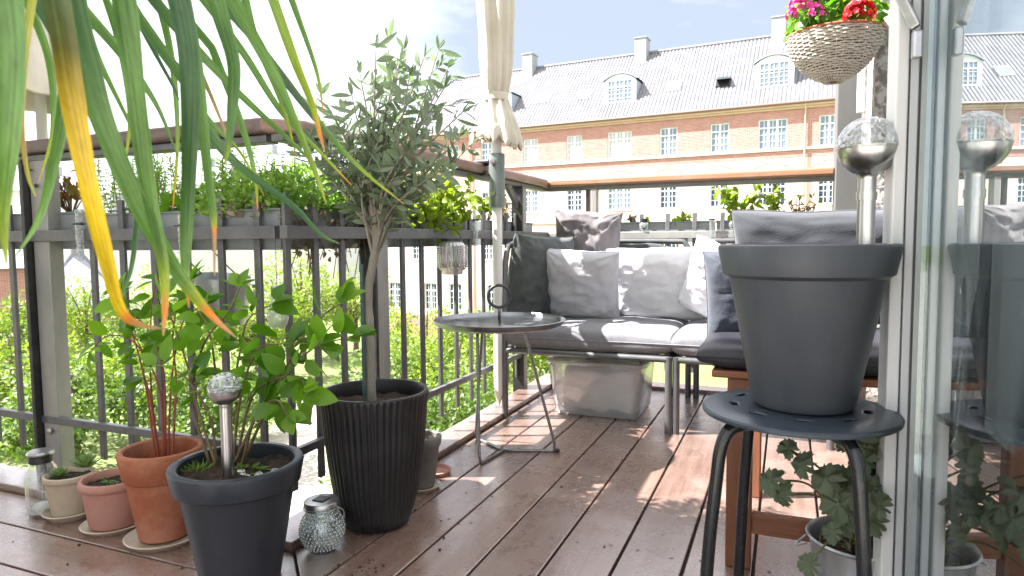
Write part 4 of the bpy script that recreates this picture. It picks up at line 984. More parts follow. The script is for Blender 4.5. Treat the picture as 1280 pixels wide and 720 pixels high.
def oval_leaves(lf, pts, every=2, start=.3, size=(.045, .07), wide=.62, droop=.3, both=True):
    m = len(pts)
    for i in range(int(m * start), m, every):
        d = (pts[min(i + 1, m - 1)] - pts[max(i - 1, 0)]).normalized()
        for sgn in ((-1, 1) if both else (random.choice((-1, 1)),)):
            s = rdir(); s = (s - d * s.dot(d)).normalized()
            ln = ru(*size); dirv = s + d * ru(0, .7) + V((0, 0, -droop * rnd()))
            p = pts[i] + dirv.normalized() * .012
            lf.leaf(p, dirv, V((-.3, -.55, .75)) + rdir() * .65, ln, ln * ru(wide - .08, wide + .08), ru(.0, .35), 6, 'ovate', .1)
    d = (pts[-1] - pts[-3]).normalized()
    for w in range(3): ln = ru(*size); lf.leaf(pts[-1], d + rdir() * .7, V((-.3, -.6, .7)) + rdir() * .5, ln, ln * wide, .15, 6)
def dark_bush():
    c = V((-1.165, 1.15, 0)); h = .280; rt = .135; rb = .088
    t = thing('potted_bush', 'leafy bush in a dark blue-grey pot with thick rim, nearest pot at the bottom', 'potted plant', c)
    mb = MB(); mb.lathe(potprof(rt, rb, h, .055, .013, th=.014, inner=.25), 72); mb.build('pot', M['pot_dark'], t, angle=35)
    mb = MB(); mb.disc((0, 0, h - .026), rt - .006, 56, .007, 14); mb.build('soil', M['soil'], t)
    def L(px, py, yy): return aY(px, py, yy) - c
    st = MB(); lf = MB()
    stems = [[(300, 560, 1.19), (330, 520, 1.2), (360, 470, 1.22), (400, 400, 1.25), (425, 380, 1.27)],
             [(290, 565, 1.18), (300, 500, 1.2), (320, 440, 1.22), (350, 430, 1.2), (400, 430, 1.17)],
             [(270, 560, 1.16), (250, 520, 1.16), (235, 460, 1.18), (215, 400, 1.2), (205, 370, 1.22)],
             [(262, 560, 1.17), (240, 500, 1.18), (255, 430, 1.2), (285, 390, 1.22), (300, 360, 1.24)],
             [(285, 560, 1.2), (290, 500, 1.22), (300, 440, 1.24), (310, 400, 1.25), (340, 380, 1.25)],
             [(300, 560, 1.18), (320, 520, 1.16), (345, 500, 1.14), (360, 520, 1.12)],
             [(295, 560, 1.2), (310, 510, 1.2), (330, 480, 1.19), (370, 470, 1.17), (385, 490, 1.16)],
             [(270, 560, 1.17), (262, 520, 1.18), (230, 470, 1.16), (195, 455, 1.15)],
             [(290, 560, 1.18), (330, 500, 1.2), (360, 455, 1.2), (365, 430, 1.2)],
             [(280, 560, 1.2), (270, 470, 1.22), (260, 410, 1.24), (240, 380, 1.26)],
             [(300, 560, 1.18), (340, 500, 1.2), (385, 440, 1.2), (440, 420, 1.19)]]
    for s in stems:
        pts = bez([V((pp[0], pp[1], h - .03)) for pp in [L(*s[0])]] + [L(*q) for q in s[1:]], 7); m = len(pts)
        st.tube(pts, [.0028 * (1 - i / m) + .0011 for i in range(m)], 7)
        oval_leaves(lf, pts, 3, .36, (.046, .072), .64)
    # small growth on the soil
    for i in range(60):
        a = ru(0, 6.28); rr = ru(.0, .03); p = V((-.085 + rr * math.cos(a), -.035 + rr * math.sin(a), h - .02)); lf.leaf(p, V((math.cos(a), math.sin(a), ru(.4, 1.5))), rdir(), ru(.012, .022), .0022, .2, 3)
    for i in range(14):
        a = ru(0, 6.28); p = V((.03 + .03 * math.cos(a), .0 + .02 * math.sin(a), h - .022)); lf.leaf(p, V((math.cos(a), math.sin(a), ru(.1, .8))), V((0, 0, 1)), ru(.015, .03), .014, .3, 4)
    st.build('stems', M['twig'], t, angle=180); lf.build('foliage', M['bush_leaf'], t, angle=180)
    for i in range(5):
        pb = MB(); pb.sphere((.02 + .018 * i, ru(-.05, .03), h - .02), ru(.006, .011), 10, 6, (1.2, 1, .6)); pb.build('pebble', M['lid_metal'], t)
dark_bush()
def terra_bush():
    c = V((-1.515, 1.238, 0)); h = .238; rt = .103; rb = .062
    t = thing('potted_shrub', 'leafy shrub with red stems in an orange terracotta pot on a saucer', 'potted plant', c)
    mb = MB(); saucer(mb, .098, .014); mb.build('saucer', M['saucer'], t, angle=40)
    mb = MB(); mb.lathe([(p[0], p[1] + .008) for p in potprof(rt - .004, rb, h, .075, .006, th=.009, inner=.20)], 72); mb.build('pot', M['terra'], t, angle=35)
    mb = MB(); mb.disc((0, 0, h - .045), rt - .012, 40, .004); mb.build('soil', M['soil'], t)
    def L(px, py, yy): return aY(px, py, yy) - c
    st = MB(); lf = MB()
    for s in [[(190, 560, 1.24), (185, 500, 1.26), (175, 450, 1.27), (160, 400, 1.28), (150, 370, 1.3)],
              [(200, 560, 1.25), (190, 500, 1.28), (188, 440, 1.3), (190, 380, 1.32), (200, 340, 1.33)],
              [(222, 560, 1.25), (220, 480, 1.28), (216, 420, 1.3), (225, 370, 1.3), (240, 350, 1.32)],
              [(205, 560, 1.24), (200, 490, 1.24), (170, 430, 1.22), (135, 420, 1.2), (112, 440, 1.2)],
              [(195, 560, 1.22), (188, 500, 1.23), (180, 470, 1.23), (178, 440, 1.24), (165, 415, 1.24)],
              [(210, 560, 1.26), (205, 470, 1.3), (190, 420, 1.32), (160, 385, 1.34), (140, 365, 1.34)],
              [(215, 560, 1.26), (215, 470, 1.3), (230, 400, 1.3), (260, 380, 1.3)]]:
        a = L(*s[0]); a.z = h - .05; a.x *= .6; a.y *= .5
        pts = bez([a] + [L(*q) for q in s[1:]], 7); m = len(pts)
        st.tube(pts, [.0022 * (1 - i / m) + .001 for i in range(m)], 7)
        oval_leaves(lf, pts, 3, .5, (.045, .07), .6, .8)
    st.build('stems', M['redstem'], t, angle=180); lf.build('foliage', M['bush_leaf'], t, angle=180)
terra_bush()
def small_pots():
    # pink pot with seedlings
    c = V((-1.715, 1.245, 0)); t = thing('potted_seedlings', 'small seedlings in a pink clay pot on a cream saucer', 'potted plant', c)
    mb = MB(); saucer(mb, .085, .012); mb.build('saucer', M['saucer'], t, angle=40)
    mb = MB(); mb.lathe([(p[0], p[1] + .007) for p in [(.03, 0), (.058, 0), (.062, .004), (.070, .06), (.076, .105), (.080, .108), (.083, .114), (.083, .126), (.080, .131), (.074, .131), (.071, .126), (.070, .11)]], 64); mb.build('pot', M['pinkclay'], t, angle=40)
    mb = MB(); mb.disc((0, 0, .119), .072, 40, .004); mb.build('soil', M['soil'], t)
    lf = MB()
    for i in range(9):
        p = V((ru(-.03, .04), ru(-.03, .03), .118)); hgt = ru(.012, .03)
        for s in (-1, 1): lf.leaf(p + V((0, 0, hgt * .6)), V((s, ru(-.5, .5), .5)), V((0, 0, 1)), ru(.014, .024), .008, .3, 4)
        lf.tube([p, p + V((0, 0, hgt * .6))], .0012, 5)
    lf.build('foliage', M['bush_leaf'], t, angle=180)
    # cream pot with succulents
    c = V((-1.895, 1.245, 0)); t = thing('potted_succulents', 'two rosette succulents in a cream clay pot on a matching saucer', 'potted plant', c)
    mb = MB(); mb.lathe([(.045, 0), (.052, 0), (.068, .016), (.072, .020), (.069, .022), (.05, .008), (.0005, .008)], 48); mb.build('saucer', M['cream'], t, angle=40)
    mb = MB(); mb.lathe([(p[0], p[1] + .009) for p in [(.02, 0), (.044, 0), (.048, .005), (.055, .06), (.060, .098), (.064, .101), (.066, .108), (.065, .116), (.060, .118), (.056, .113), (.054, .1)]], 64); mb.build('pot', M['cream'], t, angle=40)
    mb = MB(); mb.disc((0, 0, .114), .056, 40, .003); mb.build('soil', M['soil'], t)
    for (cx_, cy_, z, s) in ((-.012, -.02, .128, .034), (.028, .03, .145, .048)):
        lf = MB()
        for k in range(34):
            a = k * 2.4; e = .15 + k / 34 * 1.15; d = V((math.cos(a) * math.cos(e), math.sin(a) * math.cos(e), math.sin(e))); p = V((cx_, cy_, z - .01))
            lf.leaf(p, d, V((0, 0, 1)) - d * .5, s * (1.1 - .35 * k / 34), s * .28, -.25, 5, 'lance', .25)
        lf.build('rosette', M['succ'], t, angle=180)
    # swing-top bottle jar
    c = V((-1.985, 1.225, 0)); t = thing('glass_bottle', 'clear glass bottle with grey swing lid at the far left of the pots', 'bottle', c)
    mb = MB(); mb.lathe([(.02, .0), (.036, .0), (.041, .006), (.042, .11), (.038, .135), (.029, .150), (.027, .156), (.027, .172)], 40); mb.build('glass_body', M['glass'], t, angle=50)
    mb = MB(); mb.lathe([(.0285, .153), (.0305, .155), (.0305, .173), (.0285, .175)], 32, close=True); mb.build('collar', M['dark_steel'], t)
    mb = MB(); mb.lathe([(.0285, .1755), (.034, .177), (.035, .181), (.031, .187), (.0004, .188)], 32); mb.build('lid', M['lid_metal'], t)
    mb = MB(); mb.disc((0, 0, .012), .036, 24, .003); mb.sphere((0, 0, .02), .03, 16, 10, (1, 1, .5)); mb.build('shells', M['linen'], t)
    # hobnail glass jar
    c = V((-1.078, 1.335, 0)); t = thing('solar_jar', 'round hobnail glass jar with a metal lid between the two dark pots', 'jar', c)
    prof = [(.028, 0)] + [(.0545 * math.sin(math.pi * (.12 + .76 * i / 18)) ** .55, .006 + .098 * i / 18) for i in range(19)] + [(.040, .110), (.0395, .118)]
    mb = MB(); mb.lathe(prof, 48); nb = mb.build('glass_body', M['hobnail'], t, angle=180)
    mb = MB()
    for i in range(10):
        z = .014 + i * .0092; r_ = .0545 * math.sin(math.pi * (.12 + .76 * (z - .006) / .098)) ** .55
        for k in range(30):
            a = 2 * math.pi * (k + .5 * (i % 2)) / 30; mb.sphere((r_ * math.cos(a), r_ * math.sin(a), z), .0042, 6, 4)
    mb.build('knobs', M['hobnail'], nb, angle=180)
    mb = MB(); mb.lathe([(.0405, .1165), (.0445, .118), (.0445, .128), (.042, .131), (.030, .132), (.0003, .132)], 40); ld = mb.build('lid', M['lid_metal'], t, angle=40)
    mb = MB(); mb.bb((-.016, -.016, .1323), (.016, .016, .1345)); mb.build('solar_panel', M['dark_steel'], ld, smooth=False)
    mb = MB(); mb.tube(bez([(.045, 0, .12), (.056, .012, .108), (.054, .02, .085)], 5), .002, 6); mb.tube([(.0447 * math.cos(a), .0447 * math.sin(a), .114) for a in [i * .3 for i in range(22)]], .0014, 6); mb.build('wire', M['lid_metal'], t)
    # small grey pot behind ribbed pot
    c = V((-1.062, 1.80, 0)); t = thing('potted_sprout', 'weathered grey clay pot with sprouts tucked behind the ribbed pot', 'potted plant', c)
    mb = MB(); saucer(mb, .062, .012); mb.build('saucer', M['saucer'], t, angle=40)
    mb = MB(); mb.lathe([(p[0], p[1] + .007) for p in potprof(.064, .044, .165, .035, .005, inner=.14)], 56); mb.build('pot', M['greyclay'], t, angle=35)
    mb = MB(); mb.disc((0, 0, .15), .058, 32, .003); mb.build('soil', M['soil'], t)
    lf = MB()
    for i in range(16): a = ru(0, 6.28); lf.leaf(V((ru(-.02, .03), ru(-.02, .02), .15)), V((math.cos(a), math.sin(a), ru(.5, 1.5))), V((0, 0, 1)), ru(.018, .03), .01, .3, 4)
    lf.build('foliage', M['yg_leaf'], t, angle=180)
    mb = MB(); saucer(mb, .055, .014); o = mb.build('plant_saucer', M['pinkclay'], None, angle=40, loc=(-1.085, 1.935, 0)); tag(o, 'empty pinkish saucer on the deck behind the grey clay pot', 'saucer')
small_pots()

# ================================================================== FLOWER BOXES
def box_planter(label, p0, p1, w, z0, z1, inward):
    """along p0->p1"""
    p0 = V(p0); p1 = V(p1); d = (p1 - p0); L_ = d.length; a = math.atan2(d.y, d.x)
    t = thing('flower_box', label, 'flower box', (p0.x, p0.y, z0), a, 'flower boxes hung on the railings')
    h = z1 - z0; mb = MB(); th = .006
    mb.bb((0, 0, 0), (L_, w, th)); mb.bb((0, 0, th), (L_, th, h)); mb.bb((0, w - th, th), (L_, w, h)); mb.bb((0, th, th), (th, w - th, h)); mb.bb((L_ - th, th, th), (L_, w - th, h))
    mb.bb((-.004, -.004, h), (L_ + .004, th + .002, h + .006)); mb.bb((-.004, w - th - .002, h), (L_ + .004, w + .004, h + .006))
    mb.build('trough', M['planter'], t, smooth=False, bevel=.0015)
    mb = MB(); n = int(L_ / .02); vs = []; fs = []
    for i in range(n + 1):
        for j in range(7): x = th + (L_ - 2 * th) * i / n; y = th + (w - 2 * th) * j / 6; vs.append((x, y, h - .012 + noise.noise(V((x * 40, y * 40, a))) * .008))
    for i in range(n):
        for j in range(6): k = i * 7 + j; fs.append((k, k + 1, k + 8, k + 7))
    mb.add(vs, fs); mb.build('soil', M['soil'], t)
    return t, h, L_
def spikes(t, x0, x1, y0, y1, z, n, hh, m, name='foliage', lean=.2, ll=(.012, .02)):
    lf = MB(); st = MB()
    for i in range(n):
        p = V((ru(x0, x1), ru(y0, y1), z)); q = p + V((ru(-lean, lean) * hh, ru(-lean, lean) * hh, hh * ru(.6, 1)))
        pts = bez([p, (p + q) / 2 + V((ru(-.01, .01), ru(-.01, .01), 0)), q], 6); st.tube(pts, .0012, 4)
        m_ = len(pts)
        for k in range(1, m_):
            for w in range(5): a = ru(0, 6.28); lf.leaf(pts[k], V((math.cos(a), math.sin(a), ru(.2, 1))), rdir(), ru(*ll), .004, .1, 2, 'lance')
    lf.build(name, m, t, angle=180); st.build('stems', M['greenstem'], t)
def mound(t, c, rx, ry, rz, n, m, size=(.015, .03), name='foliage', wide=.6, up=.5, shape='ovate'):
    lf = MB()
    for i in range(n):
        d = rdir(); r_ = rnd() ** .45; p = V(c) + V((d.x * rx, d.y * ry, abs(d.z) * rz if rz > 0 else d.z * -rz)) * r_
        if noise.noise(p * 22) < -.18: continue
        ln = ru(*size); lf.leaf(p, d + V((0, 0, up)) + rdir() * .6, rdir() + V((0, -.3, .6)), ln, ln * wide, ru(0, .5), 4, shape)
    return lf.build(name, m, t, angle=180)
def stalky(t, c, h, n, ls, m, name='foliage', spread=.7, w=.38):
    lf = MB(); st = MB()
    for i in range(n):
        a = ru(0, 6.28); e = V((math.cos(a) * spread * h * rnd(), math.sin(a) * spread * h * rnd(), h * ru(.55, 1)))
        pts = bez([V(c), V(c) + e * .5 + V((0, 0, .01)), V(c) + e], 6); st.tube(pts, [.0022 * (1 - k / 13) + .0007 for k in range(13)], 5)
        for k in range(4, 13, 1):
            if rnd() < .75: ln = ru(*ls); lf.leaf(pts[k], rdir() + V((0, 0, .35)), V((-.2, -.4, .8)) + rdir() * .6, ln, ln * w, ru(0, .4), 5)
    lf.build(name, m, t, angle=180); st.build('stems', M['twig'], t)
# left front boxes (outside the rail)
t, h, L_ = box_planter('grey flower box on the left front rail with a reddish shrub', (-3.1, 1.47, 0), (-2.02, 1.47, 0), .15, .765, .88, 1)
stalky(t, (.84, .07, h - .01), .17, 14, (.03, .05), M['redgreen'])
stalky(t, (.25, .07, h - .01), .2, 12, (.03, .05), M['bush_leaf'])
spikes(t, .98, 1.06, .03, .12, h - .01, 10, .2, M['sedum'])
t, h, L_ = box_planter('grey flower box on the left front rail full of rosemary sprigs and sedum', (-1.99, 1.47, 0), (-1.30, 1.47, 0), .15, .76, .87, 1)
spikes(t, .02, .30, .03, .13, h - .01, 34, .22, M['sedum'])
mound(t, (.13, .05, h - .03), .12, .06, .09, 500, M['darkgreen'], (.010, .02))
mound(t, (.33, .05, h), .10, .07, .08, 160, M['bush_leaf'], (.025, .045))
mound(t, (.51, .05, h - .01), .19, .10, .13, 2400, M['sedum'], (.010, .022))
spikes(t, .40, .68, .03, .13, h + .02, 30, .17, M['sedum'])
mound(t, (.58, .03, h - .02), .12, .09, .05, 200, M['dry'], (.015, .03))
# side boxes
X = -1.29
t, h, L_ = box_planter('grey flower box at the railing corner with hanging roots and round leaves', (X, 1.50, 0), (X, 2.02, 0), .15, .76, .87, 1)
mound(t, (.10, .03, h + .01), .18, .12, .13, 2600, M['sedum'], (.010, .022))
mound(t, (.20, .0, h - .0), .08, .07, .09, 500, M['darkgreen'], (.012, .024))
mound(t, (.36, .0, h), .14, .10, .13, 330, M['yg_leaf'], (.03, .05), wide=.8)
st = MB()
for i in range(34):
    x = ru(.0, .42); p = V((x, ru(-.015, .0), h * ru(.4, 1))); st.tube(bez([p, p + V((ru(-.02, .02), -.012, -.04)), p + V((ru(-.04, .04), ru(-.02, .0), -ru(.07, .17)))], 5), .0014, 5)
st.build('hanging_roots', M['twig'], t)
mound(t, (.14, -.01, h * .5), .2, .03, -.09, 240, M['dry'], (.012, .026), name='dead_leaves')
t, h, L_ = box_planter('grey flower box on the side rail with bright yellow-green leaves by the parasol', (X, 2.06, 0), (X, 2.70, 0), .15, .76, .87, 1)
stalky(t, (.16, .06, h - .01), .17, 18, (.035, .06), M['yg_leaf'], spread=.8, w=.5)
stalky(t, (.36, .06, h - .01), .19, 22, (.035, .06), M['yg_leaf'], spread=.8, w=.5)
stalky(t, (.50, .05, h - .01), .18, 16, (.035, .055), M['yg_leaf'], spread=.8, w=.5)
mound(t, (.28, .03, h - .01), .30, .10, .12, 700, M['yg_leaf'], (.02, .04), wide=.75)
mound(t, (.22, -.02, h - .01), .26, .05, -.09, 260, M['yg_leaf'], (.02, .038), wide=.75)
mound(t, (.12, .0, h + .02), .09, .05, .08, 150, M['dry'], (.015, .03), name='dead_leaves')
t, h, L_ = box_planter('grey flower box on the side rail right of the parasol pole with a young vine', (X, 2.80, 0), (X, 3.42, 0), .15, .76, .87, 1)
stalky(t, (.10, .04, h - .01), .17, 8, (.035, .055), M['yg_leaf'], spread=.7, w=.85)
stalky(t, (.32, .04, h - .01), .12, 6, (.03, .045), M['dry'], spread=.7, w=.6)
# back boxes
Yb = 3.575
t, h, L_ = box_planter('grey flower box on the far rail with small seedlings and pink bloom', (-.93, Yb, 0), (-.36, Yb, 0), .14, .765, .868, 1)
stalky(t, (.14, .06, h - .01), .05, 7, (.02, .03), M['dry'], w=.5); mound(t, (.22, .05, h - .02), .04, .04, .04, 80, M['yg_leaf'], (.02, .03)); mound(t, (.42, .05, h - .02), .05, .04, .05, 60, M['yg_leaf'], (.03, .045))
t, h, L_ = box_planter('grey flower box on the far rail with a bushy yellow-green shrub', (-.34, Yb, 0), (.14, Yb, 0), .14, .765, .868, 1)
stalky(t, (.10, .05, h - .01), .20, 15, (.04, .065), M['yg_leaf'], spread=.9, w=.5)
stalky(t, (.27, .05, h - .01), .19, 10, (.03, .05), M['yg_leaf'], spread=.8, w=.5)
stalky(t, (.38, .05, h - .01), .14, 10, (.02, .035), M['redgreen'], spread=.9, w=.4)

# ================================================================== HANGING THINGS ON THE RAILS
def vial(label, px, py0, py1, plane, val):
    f = aY if plane == 'y' else aX
    a = f(px, py0, val); b = f(px, py1, val); h = a.z - b.z
    t = thing('glass_vial', label, 'ornament', (a.x, a.y, b.z), group='glass vials hooked on the rails')
    mb = MB(); mb.lathe([(.004, 0), (.009, .002), (.012, h * .6), (.010, h * .9), (.012, h)], 20); mb.build('glass_tube', M['smoked'] if False else M['crackle'], t, angle=60)
    mb = MB(); mb.lathe([(.0125, h * .70), (.0145, h * .70), (.0145, h * .74), (.0125, h * .74)], 20, close=True); mb.tube([(-.03, 0, h * .72), (.03, 0, h * .72)], .002, 6); mb.build('hook', M['dark_steel'], t)
vial('grey glass vial hooked on the rail near the left post', 98, 262, 326, 'y', 1.405)
vial('glass vial hooked on the rail between orange strap leaf and bush', 227, 268, 318, 'y', 1.405)
vial('glass vial hooked on the side rail above the hanging lantern', 594, 262, 308, 'x', -1.22)
vial('white glass vial standing at the far rail before the shrub', 890, 262, 306, 'y', 3.49)
def lantern():
    a = aX(565, 302, -1.20); b = aX(565, 343, -1.20); h = a.z - b.z
    t = thing('hanging_lantern', 'round ribbed smoky lantern hanging from the side rail', 'lantern', (a.x, a.y, b.z)); r_ = .056
    prof = [(.036, 0), (.040, .004), (.040, .014), (.047, .018), (r_, .035), (r_ + .002, h * .5), (r_, h - .025), (.045, h - .008), (.040, h - .003), (.040, h + .006)]
    mb = MB(); mb.lathe(prof, 160, fn=lambda a_, i, z: 1 + (.03 * math.copysign(1, math.cos(a_ * 20)) * (1 if i > 2 and i < 8 else 0))); mb.build('ribbed_glass', M['smoked'], t, angle=60)
    mb = MB()
    for i in range(9):
        z = .03 + (h - .05) * i / 8
        for k in range(28): a_ = 2 * math.pi * k / 28; mb.box(((r_ + .001) * math.cos(a_), (r_ + .001) * math.sin(a_), z), (.006, .006, .0055), Matrix.Rotation(a_, 3, 'Z'))
    mb.build('relief', M['smoked'], t, smooth=False)
    mb = MB(); mb.lathe([(.041, h + .001), (.043, h + .001), (.043, h + .010), (.041, h + .010)], 32, close=True); mb.tube(bez([(-.042, 0, h + .006), (-.03, -.005, h + .035), (0, -.01, h + .05), (.03, -.005, h + .035), (.042, 0, h + .006)], 6), .0015, 6); mb.build('wire_handle', M['dark_steel'], t)
lantern()
def bulb():
    a = aY(346, 357, 1.40); b = aY(346, 411, 1.40); h = a.z - b.z
    t = thing('hanging_bulb', 'large clear glass light bulb ornament hanging inside the left rail', 'ornament', (a.x, a.y, b.z))
    prof = [(.0003, 0), (.014, .002), (.024, .012), (.0275, .028), (.025, .045), (.019, .062), (.0145, h - .028)]
    mb = MB(); mb.lathe(prof, 32, fn=lambda a_, i, z: 1 + .02 * math.cos(a_ * 12)); mb.build('glass_bulb', M['bulbglass'], t, angle=180)
    mb = MB(); mb.lathe([(.0145, h - .028), (.0155, h - .026), (.0155, h - .004), (.012, h), (.0003, h)], 24); cp = mb.build('cap', M['lid_metal'], t, angle=40)
    mb = MB(); mb.tube([(0, 0, h), (0, .0, .795 - b.z)], .0009, 5); mb.build('string', M['dark_steel'], t)
bulb()
def pail():
    a = aY(277, 346, 1.60); b = aY(270, 402, 1.60); h = a.z - b.z
    t = thing('metal_pail', 'blue-grey zinc pail hanging outside the left rail', 'pail', (a.x, 1.60, b.z))
    r_ = .088
    mb = MB(); mb.lathe([(r_ * .78, 0), (r_ * .8, .003), (r_, h), (r_ + .003, h + .002), (r_ - .001, h + .003), (r_ * .77, .008), (.0004, .006)], 48)
    for i, v in enumerate(mb.v): mb.v[i] = (v[0], v[1], v[2] - v[0] * .12)
    mb.build('body', M['zinc'], t, angle=40)
    mb = MB(); mb.tube(bez([(-.085, 0, h + .01), (-.07, -.06, h + .06), (0, -.12, .80 - b.z + .03), (.07, -.06, h + .05), (.085, 0, h - .01)], 6), .002, 6); mb.build('handle', M['dark_steel'], t)
pail()
def ball_jar(px, label):
    a = aY(px, 287, 3.50); t = thing('globe_jar', label, 'jar', (a.x, 3.525, .823), group='globe jars on the far rail')
    mb = MB(); mb.sphere((0, 0, .026), .026, 20, 12); mb.build('glass_ball', M['hobnail'], t, angle=180)
    mb = MB(); mb.lathe([(.016, .048), (.017, .05), (.017, .066), (.0003, .068)], 20); mb.build('cap', M['dark_steel'], t, angle=40)
ball_jar(804, 'globe jar on the far rail left of the shrub'); ball_jar(917, 'globe jar on the far rail right of the shrub')

# ================================================================== HANGING BASKET
def basket():
    c = aY(1043, 45, 2.6); r_ = .148; h = .158
    t = thing('hanging_basket', 'whitewashed wicker hanging basket of geraniums before the grey pillar', 'hanging basket', (c.x, 2.6, c.z - h))
    def rad(z): u = z / h; return max(.028, r_ * (1 - (1 - u) ** 1.9) ** .62)
    mb = MB(); rows = 26; st = 36
    for i in range(rows):
        z = .004 + (h - .004) * i / (rows - 1); rr = rad(z); pts = []
        seg = st * 3
        for k in range(seg + 1):
            a = 2 * math.pi * k / seg; w = math.cos(a * st / 2 + (i % 2) * math.pi); pts.append(((rr + .0035 * w) * math.cos(a), (rr + .0035 * w) * math.sin(a), z + .0015 * math.sin(a * 3 + i) + noise.noise(V((a * 2, i, 0))) * .002))
        mb.tube(pts, .0033, 6, cap=False)
    for k in range(st): 
        a = 2 * math.pi * k / st; mb.tube([((rad(z)) * math.cos(a), (rad(z)) * math.sin(a), z) for z in [h * q / 8 for q in range(9)]], .0022, 5)
    mb.build('weave', M['wicker'], t, angle=180)
    mb = MB(); mb.lathe([(.02, .006), (.03, .006)] + [(rad(z) - .008, z) for z in [h * q / 10 for q in range(1, 10)]], 40); mb.build('liner', M['twig'], t, angle=180)
    mb = MB()
    mb.tube([((r_ + .002) * math.cos(a), (r_ + .002) * math.sin(a), h + .002) for a in [2 * math.pi * i / 60 for i in range(61)]], .005, 8, cap=False); mb.build('rim', M['terra'], t, angle=180)
    mb = MB(); mb.disc((0, 0, h - .012), r_ - .008, 40, .004); mb.build('soil', M['soil'], t)
    mb = MB()
    for k in range(3): a = 2.1 + k * 2.094; mb.tube([(r_ * math.cos(a), r_ * math.sin(a), h), (0, 0, h + .62)], .0016, 6)
    mb.tube([(0, 0, h + .62), (0, 0, h + .70)], .004, 8)
    mb.build('chains', M['dark_steel'], t)
    mb = MB(); mb.tube(bez([(0, 0, h + .70), (0, .02, h + .725), (0, .2, h + .73), (0, .84, h + .73)], 5), .007, 8); mb.build('bracket', M['dark_steel'], t)
    lf = MB()
    def rl(p, nn, r2):
        nn = V(nn).normalized(); x = nn.cross(V((0.2, 0.3, 1))).normalized(); y = nn.cross(x); k = 16; vs = [V(p)]
        for i in range(k): a = 2 * math.pi * i / k; q = r2 * (1 + .07 * math.sin(a * 7)); vs.append(V(p) + x * q * math.cos(a) + y * q * math.sin(a) + nn * .2 * q)
        lf.add(vs, [(0, 1 + i, 1 + (i + 1) % k) for i in range(k)])
    for i in range(420):
        a = ru(0, 6.28); rr = r_ * math.sqrt(rnd()) * 1.02; z = h + .01 + rnd() ** .8 * .15 * (1 - .35 * (rr / r_) ** 2)
        p = V((rr * math.cos(a), rr * math.sin(a), z)); rl(p, rdir() * .8 + V((math.cos(a) * .5, -.5, .7)), ru(.010, .021))
    for i in range(12):
        p = V((ru(-.16, .10), -.12 + ru(-.02, .03), h + ru(0, .03))); rl(p, (ru(-.5, .2), -1, .5), ru(.015, .022))
    lf.build('foliage', M['bush_leaf'], t, angle=180)
    def bloom(px, py, yy, r2, m, n, name, flat=1.0):
        c2 = aY(px, py, yy) - t.location; f = MB()
        for i in range(n):
            d = rdir(); 
            if d.z < -.3: d.z *= -1
            p = c2 + d * r2 * V((1, 1, .85)).length / 1.65
            for w in range(5):
                a = w * 1.257; x = d.cross(V((.3, .2, .9))).normalized(); y = d.cross(x); f.leaf(p, x * math.cos(a) + y * math.sin(a) + d * .35, d, ru(.009, .012), .0095, .1, 3)
        f.build(name, m, t, angle=180); s = MB(); s.tube(bez([c2, c2 * .6 + V((0, 0, h * .35)), V((c2.x * .4, c2.y * .4, h))], 5), .0018, 5); s.build('flower_stem', M['greenstem'], t)
    bloom(1074, 18, 2.45, .046, M['red'], 95, 'red_bloom')
    bloom(1005, 9, 2.46, .046, M['pink'], 80, 'pink_bloom'); bloom(1022, 18, 2.46, .026, M['pink'], 22, 'pink_bloom'); bloom(990, 20, 2.52, .018, M['pink'], 16, 'pink_bloom')
    bloom(1016, -6, 2.52, .024, M['red'], 20, 'red_bloom'); bloom(1052, -14, 2.5, .02, M['pink'], 16, 'pink_bloom')
basket()

